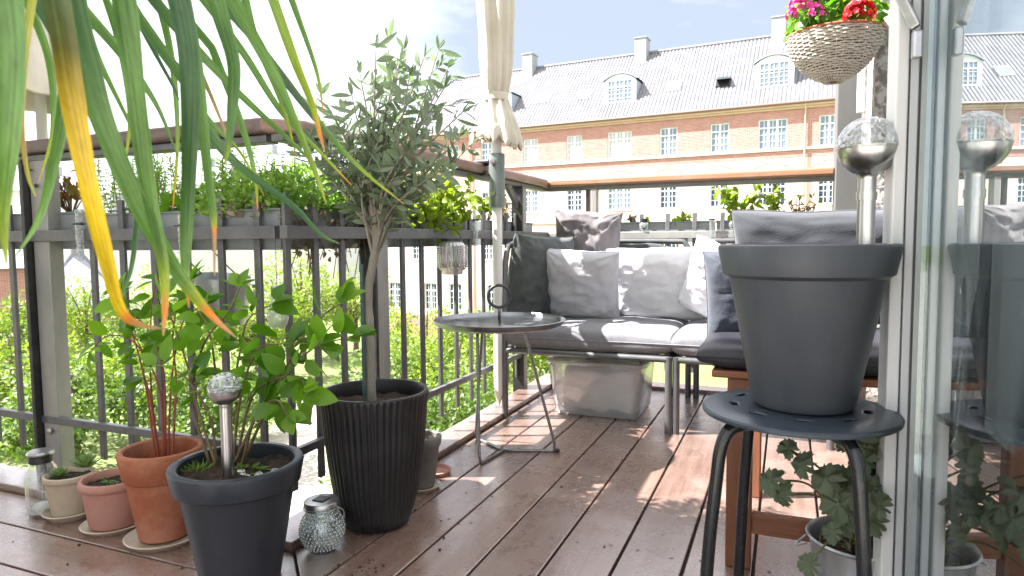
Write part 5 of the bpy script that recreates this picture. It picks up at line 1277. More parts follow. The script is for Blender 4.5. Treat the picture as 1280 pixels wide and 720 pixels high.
# ================================================================== STRAP-LEAVED PLANT (upper left, near)
def strap_plant():
    C = aD(-330, -260, .95)
    t = thing('dragon_tree', 'dragon tree with long drooping strap leaves, some yellow, hanging into the upper left', 'plant', (C.x, C.y, 0))
    o = V((C.x, C.y, 0)); lf = MB()
    G = (.085, .18, .06); G2 = (.13, .25, .07); GD = (.05, .115, .065); Yl = (.62, .42, .02); YG = (.30, .36, .03); Or = (.62, .20, .04); Br = (.38, .24, .14)
    def lerp3(a, b, u): return tuple(a[i] * (1 - u) + b[i] * u for i in range(3))
    def blade(path, cols, dist=.62, wpx=26, taper=1.0, w0=1.0, seed=0):
        """path in picture points; cols: list of (t, colour)"""
        P = [V(aD(px, py, dist + dd)) for px, py, dd in path]
        start = [C + V((ru(-.02, .02), ru(-.02, .02), 0)), C.lerp(P[0], .5) + V((0, 0, .12))]
        A = bez(start + [P[0]], 6)[:-1]; B = bez(P, 12)
        pts = A + B; n = len(pts); nA = len(A); vs = []; cs = []
        for i, p in enumerate(pts):
            d = (pts[min(i + 1, n - 1)] - pts[max(i - 1, 0)]).normalized(); view = (p - O).normalized()
            s = d.cross(view).normalized(); u = s.cross(d)
            tt = max(0, (i - nA) / (n - 1 - nA)); 
            w = .86 * wpx * dist / F * min(1, .35 + .65 * (i / nA) if i < nA else 1) * (1 - tt ** (1.6 * taper)) + .0012
            tw = .35 * math.sin(i * .15 + seed); s2 = s * math.cos(tw) + u * math.sin(tw); u2 = -s * math.sin(tw) + u * math.cos(tw)
            c = cols[0][1]
            for k in range(len(cols) - 1):
                if cols[k][0] <= tt <= cols[k + 1][0]: c = lerp3(cols[k][1], cols[k + 1][1], (tt - cols[k][0]) / max(1e-5, cols[k + 1][0] - cols[k][0]))
            if tt >= cols[-1][0]: c = cols[-1][1]
            for qi in range(11):
                q = -.5 + qi / 10; dz = .16 * (1 - (2 * q) ** 2) - (.05 if qi == 5 else 0)
                vs.append(p + s2 * w * q + u2 * w * dz - o)
                k2 = 1 + .22 * math.sin(qi * 2.7 + seed) + (.25 if qi in (0, 10) else 0) + noise.noise(V((tt * 9, q * 5, seed))) * .3 + noise.noise(V((tt * 60, qi * 1.7, seed))) * .25
                cs.append(tuple(max(0, x * k2) for x in c))
        fs = []
        for i in range(n - 1):
            for k in range(10): a = i * 11 + k; fs.append((a, a + 1, a + 12, a + 11))
        lf.add(vs, fs, cs)
    gT = [(0, G), (.7, G2), (.86, YG), (.93, Or), (1, Br)]
    blade([(2, -60, 0), (14, 60, 0), (10, 180, 0), (4, 270, .02), (8, 330, .02)], [(0, G), (.6, G2), (1, YG)], .58, 30, seed=1)
    blade([(48, -50, .05), (32, 60, .05), (27, 150, .05), (34, 215, .06), (44, 245, .06)], [(0, YG), (.5, Br), (1, YG)], .68, 8, seed=2)
    blade([(88, 60, .05), (80, 140, .05), (66, 210, .06), (48, 275, .06), (20, 320, .08)], [(0, GD), (.6, G2), (1, G2)], .7, 17, seed=3)
    blade([(58, -60, -.06), (78, 40, -.05), (90, 120, -.04), (108, 220, -.03), (132, 320, 0), (150, 385, .02), (172, 405, .03), (206, 411, .04)], [(0, GD), (.18, (.10, .10, .03)), (.32, (.45, .30, .02)), (.45, Yl), (.72, Yl), (.78, Or), (.9, Br), (1, Br)], .6, 25, 1.2, seed=4)
    blade([(76, -60, 0), (104, 60, .0), (128, 150, .0), (170, 250, .02), (215, 330, .04), (245, 372, .05), (270, 400, .06), (295, 422, .06)], [(0, GD), (.25, G), (.62, G2), (.74, YG), (.8, Or), (1, Br)], .62, 28, 1.2, seed=5)
    blade([(148, -60, 0), (160, 40, 0), (172, 140, .01), (186, 240, .02), (204, 330, .03), (206, 385, .03), (204, 420, .04)], [(0, G), (.6, G2), (.75, YG), (.84, Or), (1, Br)], .62, 26, 1.0, seed=6)
    blade([(210, -60, .02), (232, 40, .02), (238, 120, .02), (236, 220, .03), (232, 310, .04), (233, 350, .04), (236, 385, .05)], [(0, GD), (.5, (.04, .10, .035)), (.75, G2), (.85, YG), (.92, Or), (1, Br)], .64, 27, 1.0, seed=7)
    blade([(225, -30, .05), (246, 80, .05), (258, 200, .05), (266, 262, .05), (268, 292, .05), (268, 345, .06)], [(0, G), (.6, G2), (.72, YG), (.78, Or), (.84, Br), (1, Br)], .68, 15, 1.0, seed=8)
    blade([(255, -50, .05), (276, 20, .05), (292, 80, .05), (290, 140, .05), (285, 185, .05), (281, 205, .05)], [(0, G), (.7, G), (1, YG)], .68, 22, 1.0, seed=9)
    blade([(60, -50, .1), (98, 5, .1), (150, 65, .1), (195, 130, .1), (222, 195, .1)], [(0, G2), (1, G)], .74, 19, .8, seed=10)
    blade([(170, -30, .1), (205, 15, .1), (246, 62, .1), (300, 118, .1), (367, 180, .12), (400, 212, .12)], [(0, GD), (.3, G), (1, G2)], .76, 16, 1.0, seed=11)
    blade([(245, 120, .1), (262, 165, .1), (300, 208, .1), (367, 258, .12), (400, 292, .13), (425, 305, .13)], [(0, G), (.6, GD), (1, G)], .76, 15, 1.0, seed=12)
    blade([(270, -50, .08), (294, 5, .08), (342, 92, .09), (374, 165, .1), (398, 225, .1), (408, 255, .1)], [(0, G), (.5, G2), (1, YG)], .72, 20, .9, seed=13)
    blade([(325, -50, .08), (345, 10, .08), (370, 80, .09), (390, 130, .1), (400, 168, .1), (406, 190, .1)], [(0, G2), (.65, YG), (.8, Or), (1, Br)], .72, 15, 1.0, seed=14)
    blade([(310, 40, .12), (350, 92, .12), (398, 153, .12), (450, 210, .13), (505, 255, .14)], [(0, GD), (.4, (.07, .12, .09)), (.65, G2), (.9, YG), (1, Br)], .78, 12, 1.2, seed=15)
    blade([(155, -20, .14), (180, 40, .14), (215, 105, .14), (224, 125, .14)], [(0, GD), (1, GD)], .8, 7, 1.0, seed=16)
    blade([(240, 60, .14), (252, 92, .14), (268, 130, .14), (285, 175, .14), (292, 215, .14)], [(0, GD), (.6, Br), (1, Br)], .8, 6, 1.0, seed=17)
    blade([(175, 240, .1), (165, 330, .1), (148, 380, .1), (120, 420, .12)][:3], [(0, GD), (1, G)], .78, 7, 1.0, seed=18)
    thin = [[(120, -40), (150, 60), (162, 150), (150, 240)], [(190, -30), (214, 70), (222, 170), (216, 260)], [(300, -30), (320, 50), (352, 130), (372, 200)], [(232, -30), (300, 60), (352, 140), (400, 190), (440, 232)],
            [(100, -20), (118, 60), (160, 150), (190, 215)], [(350, -40), (372, 20), (396, 90), (404, 140)], [(20, -30), (60, 70), (66, 160), (48, 230)], [(265, 60), (300, 150), (318, 215), (322, 262)], [(140, -40), (200, 60), (262, 150), (300, 190), (330, 245)]]
    for q_, pth in enumerate(thin): blade([(a_, b_, .16 + .01 * q_) for a_, b_ in pth], [(0, G), (.6, G2), (.85, YG), (1, Or if q_ % 2 else Br)], .8, 9 + q_ % 4, 1.0, seed=30 + q_)
    lo = lf.build('foliage', M['strap'], t, angle=180)
    mb = MB(); mb.tube(bez([V((0, 0, .3)), V((.02, .01, .6)), V((-.01, 0, .9)), V((0, 0, C.z))], 8), [.022] * 25, 14); mb.build('trunk', M['bark'], t, angle=180)
    mb = MB(); mb.lathe(potprof(.13, .10, .32, .04, .008, inner=.28), 48); mb.build('pot', M['pot_grey'], t, angle=40)
    mb = MB(); mb.disc((0, 0, .29), .12, 32, .004); mb.build('soil', M['soil'], t)
strap_plant()

# ================================================================== THE BUILDING OPPOSITE
P0 = V((2.27, 40.95, 0)); UA = math.atan2(.065, -.9979)
GZ = -6.2
def building():
    t = thing('brick_apartment_building', 'long red brick apartment building opposite with pale tiled roof and arched dormers', 'building', (P0.x, P0.y, GZ), UA)
    g = -GZ   # z offset
    S0, S1 = -9.0, 31.6; ZE = 8.35
    cent = [.28, 3.2, 6.1, 9.1, 12.17, 15.2, 18.3, 21.55, 24.4, 27.4, -2.8, -5.8]; wide = {3.2, 12.17, 21.55 + 99, -5.8}
    rowsA = [(c, .775 if c in wide else .53) for c in cent]
    ops = []
    for c, hw in rowsA: ops.append((c - hw, c + hw, 5.85, 7.54, 'A', hw)); ops.append((c - hw, c + hw, 2.66, 4.15, 'B', hw)); ops.append((c - hw, c + hw, -.55, 1.1, 'B', hw))
    arch = [29.6, 26.4, 24.3, 21.2, 18.1, 15.0, 12, 9, 6, 3, 0]
    for c in arch: ops.append((c - .52, c + .52, -4.2, -2.25, 'C', .52))
    def wallpart(name, z0, z1, m, yoff=0.0):
        os_ = [o for o in ops if o[2] < z1 and o[3] > z0]
        xs = sorted(set([S0, S1] + [o[0] for o in os_] + [o[1] for o in os_])); zs = sorted(set([z0, z1] + [o[2] for o in os_ if o[2] > z0] + [o[3] for o in os_ if o[3] < z1]))
        mb = MB()
        for i in range(len(xs) - 1):
            for j in range(len(zs) - 1):
                xm = (xs[i] + xs[i + 1]) / 2; zm = (zs[j] + zs[j + 1]) / 2
                if any(o[0] < xm < o[1] and o[2] < zm < o[3] for o in os_): continue
                mb.add([(xs[i], yoff, zs[j] + g), (xs[i + 1], yoff, zs[j] + g), (xs[i + 1], yoff, zs[j + 1] + g), (xs[i], yoff, zs[j + 1] + g)], [(0, 1, 2, 3)])
        for o in os_:   # reveals
            a, b, c, d = o[0], o[1], o[2], o[3]
            for q in (((a, c), (b, c)), ((b, c), (b, d)), ((b, d), (a, d)), ((a, d), (a, c))):
                mb.add([(q[0][0], yoff, q[0][1] + g), (q[1][0], yoff, q[1][1] + g), (q[1][0], yoff - .16, q[1][1] + g), (q[0][0], yoff - .16, q[0][1] + g)], [(0, 1, 2, 3)])
        return mb.build(name, m, t, smooth=False)
    wallpart('upper_wall', 5.32, ZE, M['brick'])
    wallpart('middle_wall', 1.9, 5.30, M['plasterpink'], .0)
    wallpart('lower_wall', -4.62, 1.88, M['plasterpink'], .0)
    mb = MB(); mb.bb((S0, -9.6, 0), (S1, -.2, ZE + g - .05)); mb.build('inner_core', M['plasterpink'], t, smooth=False)
    mb = MB(); mb.bb((S0, -.1, 0), (S1, .08, -4.64 + g)); mb.build('plinth', M['brick'], t, smooth=False)
    mb = MB(); mb.bb((S0, -.1, 5.74 + g - .02), (S1, .09, 5.845 + g)); mb.build('sill_band', M['band'], t, smooth=False, bevel=.01)
    mb = MB(); mb.bb((S0, -.1, 1.88 + g), (S1, .06, 2.0 + g)); mb.build('lower_band', M['band'], t, smooth=False, bevel=.01)
    mb = MB(); mb.bb((S0, -.1, 7.98 + g), (S1, .12, 8.1 + g)); mb.bb((S0, -.1, 8.101 + g), (S1, .25, 8.27 + g)); mb.build('cornice', M['cornice'], t, smooth=False, bevel=.02)
    mb = MB(); mb.tube([(S0, .30, 8.30 + g), (S1 + .3, .30, 8.30 + g)], .095, 10); mb.build('gutter', M['gutter'], t)
    for s in (1.5, 22.9): 
        mb = MB(); mb.tube([(s, .3, 8.3 + g), (s, .16, 8.0 + g), (s, .12, 7.9 + g), (s, .12, .3)], .055, 10); mb.build('downpipe', M['cornice'], t)
    # relieving arches over middle windows
    for c, hw in rowsA[:8]:
        mb = MB(); n = 12; w = hw + .35
        for k in range(n):
            a0 = -1 + 2 * k / n; a1 = -1 + 2 * (k + 1) / n
            z0 = 4.62 + .38 * (1 - a0 * a0); z1 = 4.62 + .38 * (1 - a1 * a1)
            mb.add([(c + a0 * w, .006, z0 + g), (c + a1 * w, .006, z1 + g), (c + a1 * w, .006, z1 + .12 + g), (c + a0 * w, .006, z0 + .12 + g), (c + a0 * w, -.02, z0 + g), (c + a1 * w, -.02, z1 + g), (c + a1 * w, -.02, z1 + .12 + g), (c + a0 * w, -.02, z0 + .12 + g)], [(0, 1, 2, 3), (0, 4, 5, 1), (3, 2, 6, 7)])
        mb.build('brick_arch', M['brick'], t, smooth=False)
    # windows
    def window(w2, h, cols, rows, transom, dark, archtop=False):
        f = MB(); fw = .07
        f.bb((-w2, -.03, 0), (-w2 + fw, .03, h)); f.bb((w2 - fw, -.03, 0), (w2, .03, h)); f.bb((-w2 + fw, -.03, 0), (w2 - fw, .03, fw)); f.bb((-w2 + fw, -.03, h - fw), (w2 - fw, .03, h))
        cw = (2 * w2 - 2 * fw) / cols
        for i in range(1, cols): x = -w2 + fw + cw * i; f.bb((x - .06, -.028, fw), (x + .06, .028, h - fw))
        zt = h * transom; f.bb((-w2 + fw, -.026, zt - .04), (w2 - fw, .026, zt + .04))
        for i in range(cols):
            x = -w2 + fw + cw * (i + .5); f.bb((x - .015, -.02, fw), (x + .015, .02, h - fw))
        for j in range(1, rows): z = fw + (zt - fw) * j / rows; f.bb((-w2 + fw, -.018, z - .015), (w2 - fw, .018, z + .015))
        if archtop:
            for s in (-1, 1):
                pts = [(s * w2, h)] + [(s * w2 * math.cos(R(a)), h - w2 * .55 + w2 * .55 * math.sin(R(a))) for a in range(0, 91, 15)]
                f.add([(p[0], .032, p[1]) for p in pts] + [(p[0], .045, p[1]) for p in pts], [list(range(8)), list(range(8, 16))] + [(i, (i + 1) % 8, 8 + (i + 1) % 8, 8 + i) for i in range(8)])
        f.bb((-w2 - .05, -.03, -.05), (w2 + .05, .14, -.005))
        fo = f.build('window', M['white_wood'], t, smooth=False)
        p = MB(); p.bb((-w2 + fw, -.012, fw), (w2 - fw, -.006, h - fw)); p.build('pane', M['pane_dark'] if dark else M['pane'], fo, smooth=False)
        return fo
    protos = {}
    for o in ops:
        key = (o[4], round(o[5], 3), round(o[3] - o[2], 2)); h = o[3] - o[2]
        cols = 3 if o[5] > .6 else 2
        if key not in protos:
            w = window(o[5] - .003, h, cols, 3, .72, o[4] != 'A', o[4] == 'C'); protos[key] = w
        else:
            w = copytree(protos[key], t)
            for ch in w.children:
                if rnd() < .55: ch.data = ch.data.copy(); ch.data.materials[0] = random.choice((M['pane'], M['pane_curtain']) if o[4] == 'A' else (M['pane_dark'], M['pane'], M['pane']))
        w.location = ((o[0] + o[1]) / 2, -.10 - ru(0, .02), o[2] + g)
    # roof: corrugated pantiles
    mb = MB(); pitch = .235; d1 = 4.9; over = -.24; z0 = ZE + .16; ridge_s1 = 26.8
    prof = [(0, .0), (.2, .065), (.5, .09), (.75, .07), (.86, -.01), (1, -.02)]
    def zr(d): return z0 + d
    vs = []; fs = []; cols_ = []
    x = S0
    while x < S1 + .4:
        for u, hh in prof[:-1]: cols_.append((x + u * pitch, hh))
        x += pitch
    rows_ = 15
    for j in range(rows_ + 1):
        for (x, hh) in cols_:
            dmax = d1 if x < ridge_s1 else max(over, d1 - (x - ridge_s1))
            d = over + (dmax - over) * j / rows_
            lap = .0
            vs.append((x, -d, zr(d) + hh + g + lap))
    nc = len(cols_)
    for j in range(rows_):
        for i in range(nc - 1): k = j * nc + i; fs.append((k, k + 1, k + nc + 1, k + nc))
    mb.add(vs, fs)
    mb.add([(S0, -d1, zr(d1) + g), (ridge_s1, -d1, zr(d1) + g), (S1 + .3, -2 * d1 - over, zr(over) + g), (S0, -2 * d1 - over, zr(over) + g)], [(0, 1, 2, 3)])
    mb.add([(ridge_s1, -d1, zr(d1) + g), (S1 + .35, .24, zr(-.24) + g), (S1 + .35, -2 * d1 - over, zr(over) + g)], [(0, 1, 2)])
    rf = mb.build('roof', M['rooftile'], t, smooth=False)
    mb = MB(); mb.tube([(S0, -d1, zr(d1) + g + .06), (ridge_s1, -d1, zr(d1) + g + .06), (S1 + .3, .4, zr(-.4) + g + .06)], .12, 8); mb.build('ridge_tiles', M['rooftile'], rf)
    for s, dd in ((12.0, 4.6), (20.4, 4.6), (3.3, 4.4), (-5, 4.6)):
        mb = MB(); zt = zr(d1) + .9 + g; zb = zr(dd - .8) + g - .3
        mb.bb((s - .40, -dd - .5, zb), (s + .40, -dd + .5, zt)); mb.bb((s - .45, -dd - .55, zt), (s + .45, -dd + .55, zt + .08)); mb.build('chimney', M['chimney'], rf, smooth=False, bevel=.02)
    # skylights
    k = math.sqrt(.5)
    for s, d, w, op in ((15.1, 1.85, .45, 0), (9.2, 1.75, .45, 0), (6.2, 1.65, .42, 1), (18.2, 1.9, .45, 0), (24.0, 1.9, .45, 0), (-2.5, 1.8, .45, 0)):
        sk = MB(); rotm = Matrix.Rotation(R(-45), 3, 'X')
        c = V((s, -d, zr(d) + g + .1)); sk.box(c, (2 * w, .95, .14), rotm); so = sk.build('skylight', M['white_wood'] if not op else M['dark_steel'], rf, smooth=False, bevel=.02)
        sk = MB(); c2 = c + rotm @ V((0, 0, .075)); 
        if op: sk.box(c + V((0, .18, .18)), (2 * w, .9, .05), Matrix.Rotation(R(-12), 3, 'X'))
        else: sk.box(c2, (2 * w - .16, .80, .012), rotm)
        sk.build('pane', M['pane'], so, smooth=False)
    # dormers
    for s, hw in ((12.45, 1.05), (3.25, 1.05), (21.2, 1.05), (28.2, 1.05), (-5.5, 1.05)):
        d0 = .95; zb = zr(d0) + g - .02; hs = 1.45; hc = .42; n = 14; back = 3.0
        prof2 = [(-hw, 0), (-hw, hs)] + [(hw * (-1 + 2 * i / n), hs + hc * (1 - (-1 + 2 * i / n) ** 2)) for i in range(1, n)] + [(hw, hs), (hw, 0)]
        mb = MB(); L0 = len(prof2)
        # front with window hole simplified as proud face
        mb.add([(s + p[0], -d0, zb + p[1]) for p in prof2], [list(range(L0))])
        fr = mb.build('dormer', M['white_wood'], rf, smooth=False)
        mb = MB()
        mb.add([(s + p[0], -d0 - .002, zb + p[1]) for p in prof2] + [(s + p[0], -d0 - (p[1] + .05 if p[1] > 0 else .05), zb + p[1]) for p in prof2], [(i, i + 1, L0 + i + 1, L0 + i) for i in range(L0 - 1)])
        mb.build('cheeks', M['zincroof'], fr, smooth=False)
        mb = MB(); pr = prof2[1:-1]
        mb.add([(s + p[0] * 1.08, -d0 + .12, zb + p[1] + .02) for p in pr] + [(s + p[0] * 1.08, -d0 + .12, zb + p[1] + .10) for p in pr] + [(s + p[0] * 1.08, -d0 - p[1] - .1, zb + p[1] + .02) for p in pr] + [(s + p[0] * 1.08, -d0 - p[1] - .1, zb + p[1] + .10) for p in pr],
               sum([[(i, i + 1, len(pr) + i + 1, len(pr) + i), (len(pr) + i, len(pr) + i + 1, 3 * len(pr) + i + 1, 3 * len(pr) + i), (i, 2 * len(pr) + i, 2 * len(pr) + i + 1, i + 1)] for i in range(len(pr) - 1)], []))
        mb.build('curved_roof', M['zincroof'], fr, smooth=False)
        w = MB(); cols = 3; ww = .80; h = 1.35
        for i in range(4): x = -ww + 2 * ww * i / 3; w.bb((s + x - .035, -d0 + .001, zb + .12), (s + x + .035, -d0 + .05, zb + .12 + h))
        for z in (.12, .12 + h * .7, .12 + h): w.bb((s - ww, -d0 + .002, zb + z - .035), (s + ww, -d0 + .045, zb + z + .035))
        for i in range(3): x = -ww + 2 * ww * (i + .5) / 3; w.bb((s + x - .012, -d0 + .003, zb + .12), (s + x + .012, -d0 + .035, zb + .12 + h))
        for z in (.35, .62, .88): w.bb((s - ww, -d0 + .004, zb + z - .012), (s + ww, -d0 + .033, zb + z + .012))
        w.build('window_frame', M['white_wood'], fr, smooth=False)
        w = MB(); w.bb((s - ww, -d0 + .0005, zb + .12), (s + ww, -d0 + .008, zb + .12 + h)); w.build('pane', M['pane'], fr, smooth=False)
    for o in list(t.children): pass
building()

# ---- buildings at the left
def block(name, label, px0, px1, dist, ztop, depth, m, roofm, roofh, wins=None, hip=False, z0=GZ):
    a = aD(px0, 300, dist); b = aD(px1, 300, dist); a.z = b.z = 0; d = b - a; L_ = d.length; ang = math.atan2(d.y, d.x)
    t = thing(name, label, 'building', (a.x, a.y, z0), ang)
    H_ = ztop - z0
    mb = MB(); mb.bb((0, 0, 0), (L_, depth, H_)); mb.build('wall', m, t, smooth=False)
    if roofh:
        mb = MB(); e = .4
        if hip == 'flat': mb.bb((-e, -e, H_ + .002), (L_ + e, depth + e, H_ + roofh))
        else:
            vs = [(-e, -e, H_), (L_ + e, -e, H_), (L_ + e, depth + e, H_), (-e, depth + e, H_), (-e if not hip else depth / 2, depth / 2, H_ + roofh), (L_ + e if not hip else L_ - depth / 2, depth / 2, H_ + roofh)]
            mb.add(vs, [(0, 1, 5, 4), (2, 3, 4, 5), (1, 2, 5), (3, 0, 4), (0, 3, 2, 1)])
        r = mb.build('roof', roofm, t, smooth=False)
        for i in range(max(1, int(L_ / 9))):
            mb = MB(); x = L_ * (i + .5) / max(1, int(L_ / 9)); mb.bb((x - .4, depth / 2 - .4, H_ + roofh * .5), (x + .4, depth / 2 + .4, H_ + roofh + 1.2)); mb.build('chimney', M['chimney'], r, smooth=False)
    if wins:
        sp, zs, w2, h, pm = wins; n = int((L_ - 1) / sp); first = None
        for zz in zs:
            for i in range(n):
                x = (L_ - (n - 1) * sp) / 2 + i * sp
                if first is None:
                    f = MB()
                    f.bb((-w2, -.04, 0), (-w2 + .1, 0.06, h)); f.bb((w2 - .1, -.04, 0), (w2, .06, h)); f.bb((-w2, -.041, 0), (w2, .06, .1)); f.bb((-w2, -.041, h - .1), (w2, .06, h)); f.bb((-.06, -.042, 0), (.06, .06, h)); f.bb((-w2, -.043, h * .6), (w2, .06, h * .6 + .08))
                    first = f.build('window', M['white_wood'], t, smooth=False); p = MB(); p.bb((-w2 + .05, -.02, .05), (w2 - .05, -.01, h - .05)); p.build('pane', pm, first, smooth=False); w = first
                else: w = copytree(first, t)
                w.location = (x, -.01, zz - z0)
    return t
block('brick_house', 'red brick house with white windows at the far left between the railing bars', -120, 36, 50, -.6, 12, M['brick'], M['farroof'], 4.0, (3.0, (-5.6, -3.0), .62, 1.5, M['pane_dark']))
block('grey_roofed_house', 'small brick house with a grey hipped roof left of the white block', 36, 152, 58, -4.0, 6, M['brick'], M['farroof'], 4.4, None, True)
block('white_apartment_block', 'plain white rendered block behind the left railing bars', 153, 420, 66, 3.0, 12, M['farwhite'], M['farroof'], 2.0, (9.0, (-4.2, ), 2.4, 1.3, M['pane_dark']), 'flat')
block('distant_block', 'low distant block with blue-grey roof above the rosemary', 205, 330, 110, 9.5, 14, M['farwhite'], M['farroof'], 3.5, (4.0, (6.0,), .7, 1.5, M['pane']))
block('distant_gable_house', 'distant gabled house with chimneys over the flower box', 322, 372, 100, 10.5, 12, M['farwhite'], M['farroof'], 3.5)
block('distant_long_block', 'long distant pale block at the left horizon', -200, 215, 120, 8.5, 14, M['farwhite'], M['farroof'], 3.0, (4.5, (4.5,), .7, 1.6, M['pane']))
block('distant_terrace', 'distant pale terrace just left of the brick building', 372, 470, 105, 8.0, 14, M['farwhite'], M['farroof'], 4.0, (4.0, (5.0, 1.5), .7, 1.5, M['pane']))

# ---- ground
def ground():
    mb = MB(); n = 40; S = 600; vs = []; fs = []
    mb.add([(-S, -S, GZ), (S, -S, GZ), (S, S, GZ), (-S, S, GZ)], [(0, 1, 2, 3)])
    struct(mb.build('ground', M['grass'], smooth=False))
    mb = MB(); mb.bb((-60, -200, GZ), (60, -.8, GZ + .006)); struct(mb.build('bounce_sheet', M['path'], smooth=False))  # unseen grey sheet added behind the house to keep bounce light neutral
    pts = [aZ(q[0], q[1], GZ + .004) for q in ((392, 660), (398, 600), (408, 545), (440, 500), (520, 470))]
    B = bez(pts, 8); mb = MB(); vs = []
    for i, p in enumerate(B):
        d = (B[min(i + 1, len(B) - 1)] - B[max(0, i - 1)]).normalized(); s = V((-d.y, d.x, 0)); vs += [p + s * 2.2, p - s * 2.2]
    mb.add(vs, [(2 * i, 2 * i + 1, 2 * i + 3, 2 * i + 2) for i in range(len(B) - 1)]); struct(mb.build('path', M['path'], smooth=False))
ground()
# ---- trees
def tree_proto(name, h, cr, m, n=4200, leaf=.16, seed=0):
    random.seed(seed)
    t = thing(name, 'x', 'tree'); mb = MB()
    mb.tube(bez([(0, 0, -.2), (.05, 0, h * .3), (0, .08, h * .6), (.05, 0, h * .9)], 5), [.16 * (1 - i / 18) + .02 for i in range(16)], 8)
    clumps = []
    for i in range(34):
        d = rdir(); r_ = ru(.45, 1.0); c = V((d.x * cr * r_, d.y * cr * r_, h * .62 + d.z * h * .36 * r_)); clumps.append((c, ru(.28, .5) * cr * .75))
        if i % 3 == 0: mb.tube(bez([(0, 0, h * ru(.25, .5)), c * .5 + V((0, 0, h * .28)), c], 4), [.05 - .004 * k for k in range(9)], 5)
    tr = mb.build('trunk', M['treebark'], t, angle=180)
    lf = MB()
    for i in range(n):
        c, r_ = random.choice(clumps); d = rdir(); p = c + d * r_ * ru(.55, 1.05)
        lf.leaf(p, d + rdir() * .8, d + V((0, 0, .8)), leaf * ru(.7, 1.3), leaf * .75, .2, 2)
    lf.build('crown', m, t, angle=180)
    return t
prA = tree_proto('garden_tree', 4.6, 2.2, M['tree_a'], seed=1); prB = tree_proto('garden_tree', 3.4, 2.0, M['tree_b'], seed=2); prC = tree_proto('garden_tree', 5.6, 2.5, M['tree_a'], seed=3)
spots = [  # px, base row on ground, proto, scale, label
    (20, 560, prA, .9, 'yellow-green tree at the far left below the front railing'),
    (95, 600, prB, 1.0, 'low rounded tree just behind the small clay pots'),
    (110, 470, prC, .9, 'taller bright tree in front of the grey roofed house'),
    (170, 560, prA, 1.0, 'bright tree seen between bars left of the terracotta pot'),
    (245, 500, prC, 1.0, 'full tree behind the zinc pail'),
    (255, 590, prB, 1.0, 'low tree behind the bush leaves and globe light'),
    (320, 480, prA, 1.15, 'bright tree behind the hanging glass bulb'),
    (380, 450, prC, 1.15, 'tall tree standing where the lawn path bends'),
    (445, 440, prC, 1.05, 'tall tree left of the olive trunk in front of the brick building'),
    (330, 545, prB, .55, 'small shrub tree beside the lawn path'),
    (505, 560, prB, 1.0, 'low tree right of the ribbed pot'),
    (535, 500, prA, .9, 'yellow-green tree below the arched windows'),
    (575, 560, prA, .85, 'bright tree seen under the tray table'),
    (600, 470, prB, 1.1, 'green tree behind the parasol pole foot'),
    (650, 500, prA, 1.0, 'bright tree left of the storage box'),
    (690, 480, prB, 1.0, 'green tree beyond the far railing corner'),
    (-60, 520, prC, 1.0, 'tall tree outside the left edge'),
    (20, 470, prB, 1.2, 'green tree in front of the red brick house'),
    (170, 480, prB, 1.1, 'dense tree below the white block'),
    (485, 640, prB, .8, 'nearest low tree under the balcony corner'),
    (560, 620, prB, .9, 'near low tree under the side railing'),
]
random.seed(5)
used = set()
for i, (px, py, pr, sc, lb) in enumerate(spots):
    p = aZ(px, py, GZ); o = pr if id(pr) not in used else copytree(pr); used.add(id(pr))
    o.location = p; o.scale = (sc, sc, sc * ru(.9, 1.1)); o.rotation_euler = (0, 0, ru(0, 6.28)); o['label'] = lb; o['category'] = 'tree'; o['group'] = 'trees in the garden below'

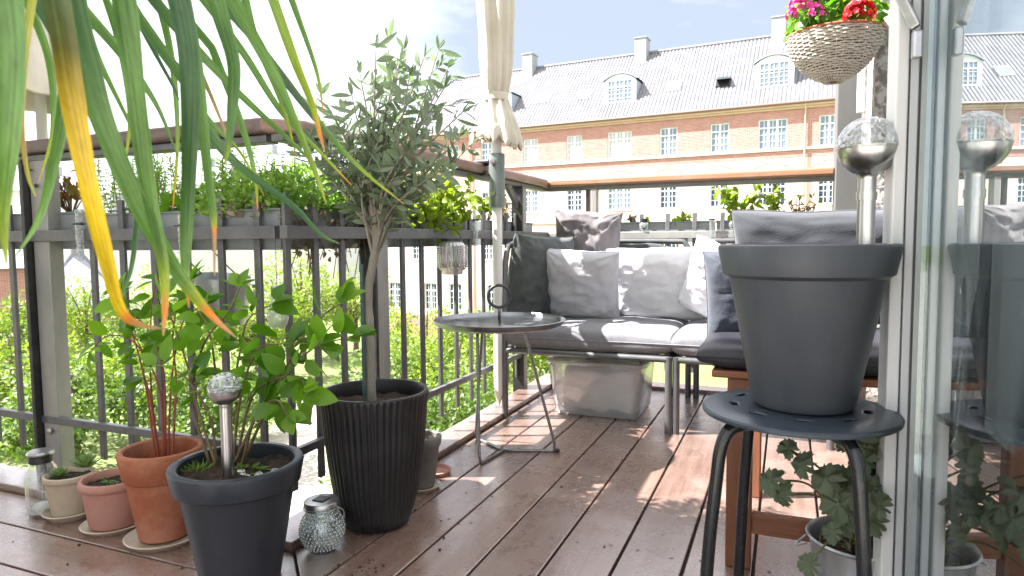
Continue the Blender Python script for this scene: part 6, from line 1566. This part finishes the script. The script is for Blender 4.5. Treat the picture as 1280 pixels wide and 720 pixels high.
# ================================================================== LIGHT
EL = 51.5; AZ = V((.92, .38, 0)).normalized()
sd = bpy.data.lights.new('sun', 'SUN'); sd.energy = 5.0; sd.angle = R(.5); sd.color = (1, .955, .925)
so = bpy.data.objects.new('sun', sd); COL.objects.link(so)
dirn = V((AZ.x * math.cos(R(EL)), AZ.y * math.cos(R(EL)), -math.sin(R(EL)))); so.rotation_euler = dirn.to_track_quat('-Z', 'Y').to_euler()
w = bpy.data.worlds.new('World'); scene.world = w; w.use_nodes = True; nt = w.node_tree; N = nt.nodes; L = nt.links
bg = N['Background']; sky = N.new('ShaderNodeTexSky'); sky.sky_type = 'NISHITA'; sky.sun_disc = False; sky.sun_elevation = R(EL); sky.sun_rotation = math.atan2(-AZ.x, -AZ.y); sky.dust_density = 2.0; sky.air_density = 1.0
tc = N.new('ShaderNodeTexCoord')
nz = N.new('ShaderNodeTexNoise'); nz.inputs['Scale'].default_value = 2.2; nz.inputs['Detail'].default_value = 7; nz.inputs['Roughness'].default_value = .55
mp = N.new('ShaderNodeMapping'); mp.inputs['Scale'].default_value = (1, 1, 3.0); L.new(tc.outputs['Generated'], mp.inputs[0]); L.new(mp.outputs[0], nz.inputs['Vector'])
# bright cloud at the left; more added unseen overhead and behind as fill light; thin pale sky low in front
sx = N.new('ShaderNodeSeparateXYZ'); L.new(tc.outputs['Generated'], sx.inputs[0])
def ramp(src, a, b, c0=0.0, c1=1.0):
    q = N.new('ShaderNodeMapRange'); q.inputs[1].default_value = a; q.inputs[2].default_value = b; q.inputs[3].default_value = c0; q.inputs[4].default_value = c1; L.new(src, q.inputs[0]); return q.outputs[0]
def mth(op, a, b):
    q = N.new('ShaderNodeMath'); q.operation = op
    for k, v in enumerate((a, b)):
        if isinstance(v, (int, float)): q.inputs[k].default_value = v
        else: L.new(v, q.inputs[k])
    return q.outputs[0]
nzz = ramp(nz.outputs['Fac'], .3, .7, -.35, .35)
m1 = mth('MAXIMUM', ramp(sx.outputs[2], .30, .52), mth('MAXIMUM', ramp(sx.outputs[0], -.30, -.72), ramp(sx.outputs[1], .3, -.1)))
mr0 = mth('ADD', m1, mth('MULTIPLY', nzz, 1.0))
mr = N.new('ShaderNodeMapRange'); mr.inputs[1].default_value = .15; mr.inputs[2].default_value = 1.0; L.new(mr0, mr.inputs[0])
mx = N.new('ShaderNodeMix'); mx.data_type = 'RGBA'; mx.inputs[7].default_value = (9.9, 9.9, 10.6, 1); L.new(mr.outputs[0], mx.inputs[0]); 
tn = N.new('ShaderNodeMix'); tn.data_type = 'RGBA'; tn.inputs[0].default_value = .85; tn.inputs[7].default_value = (2.9, 3.3, 3.9, 1)
L.new(sky.outputs[0], tn.inputs[6]); L.new(tn.outputs[2], mx.inputs[6])
L.new(mx.outputs[2], bg.inputs['Color']); bg.inputs['Strength'].default_value = .05
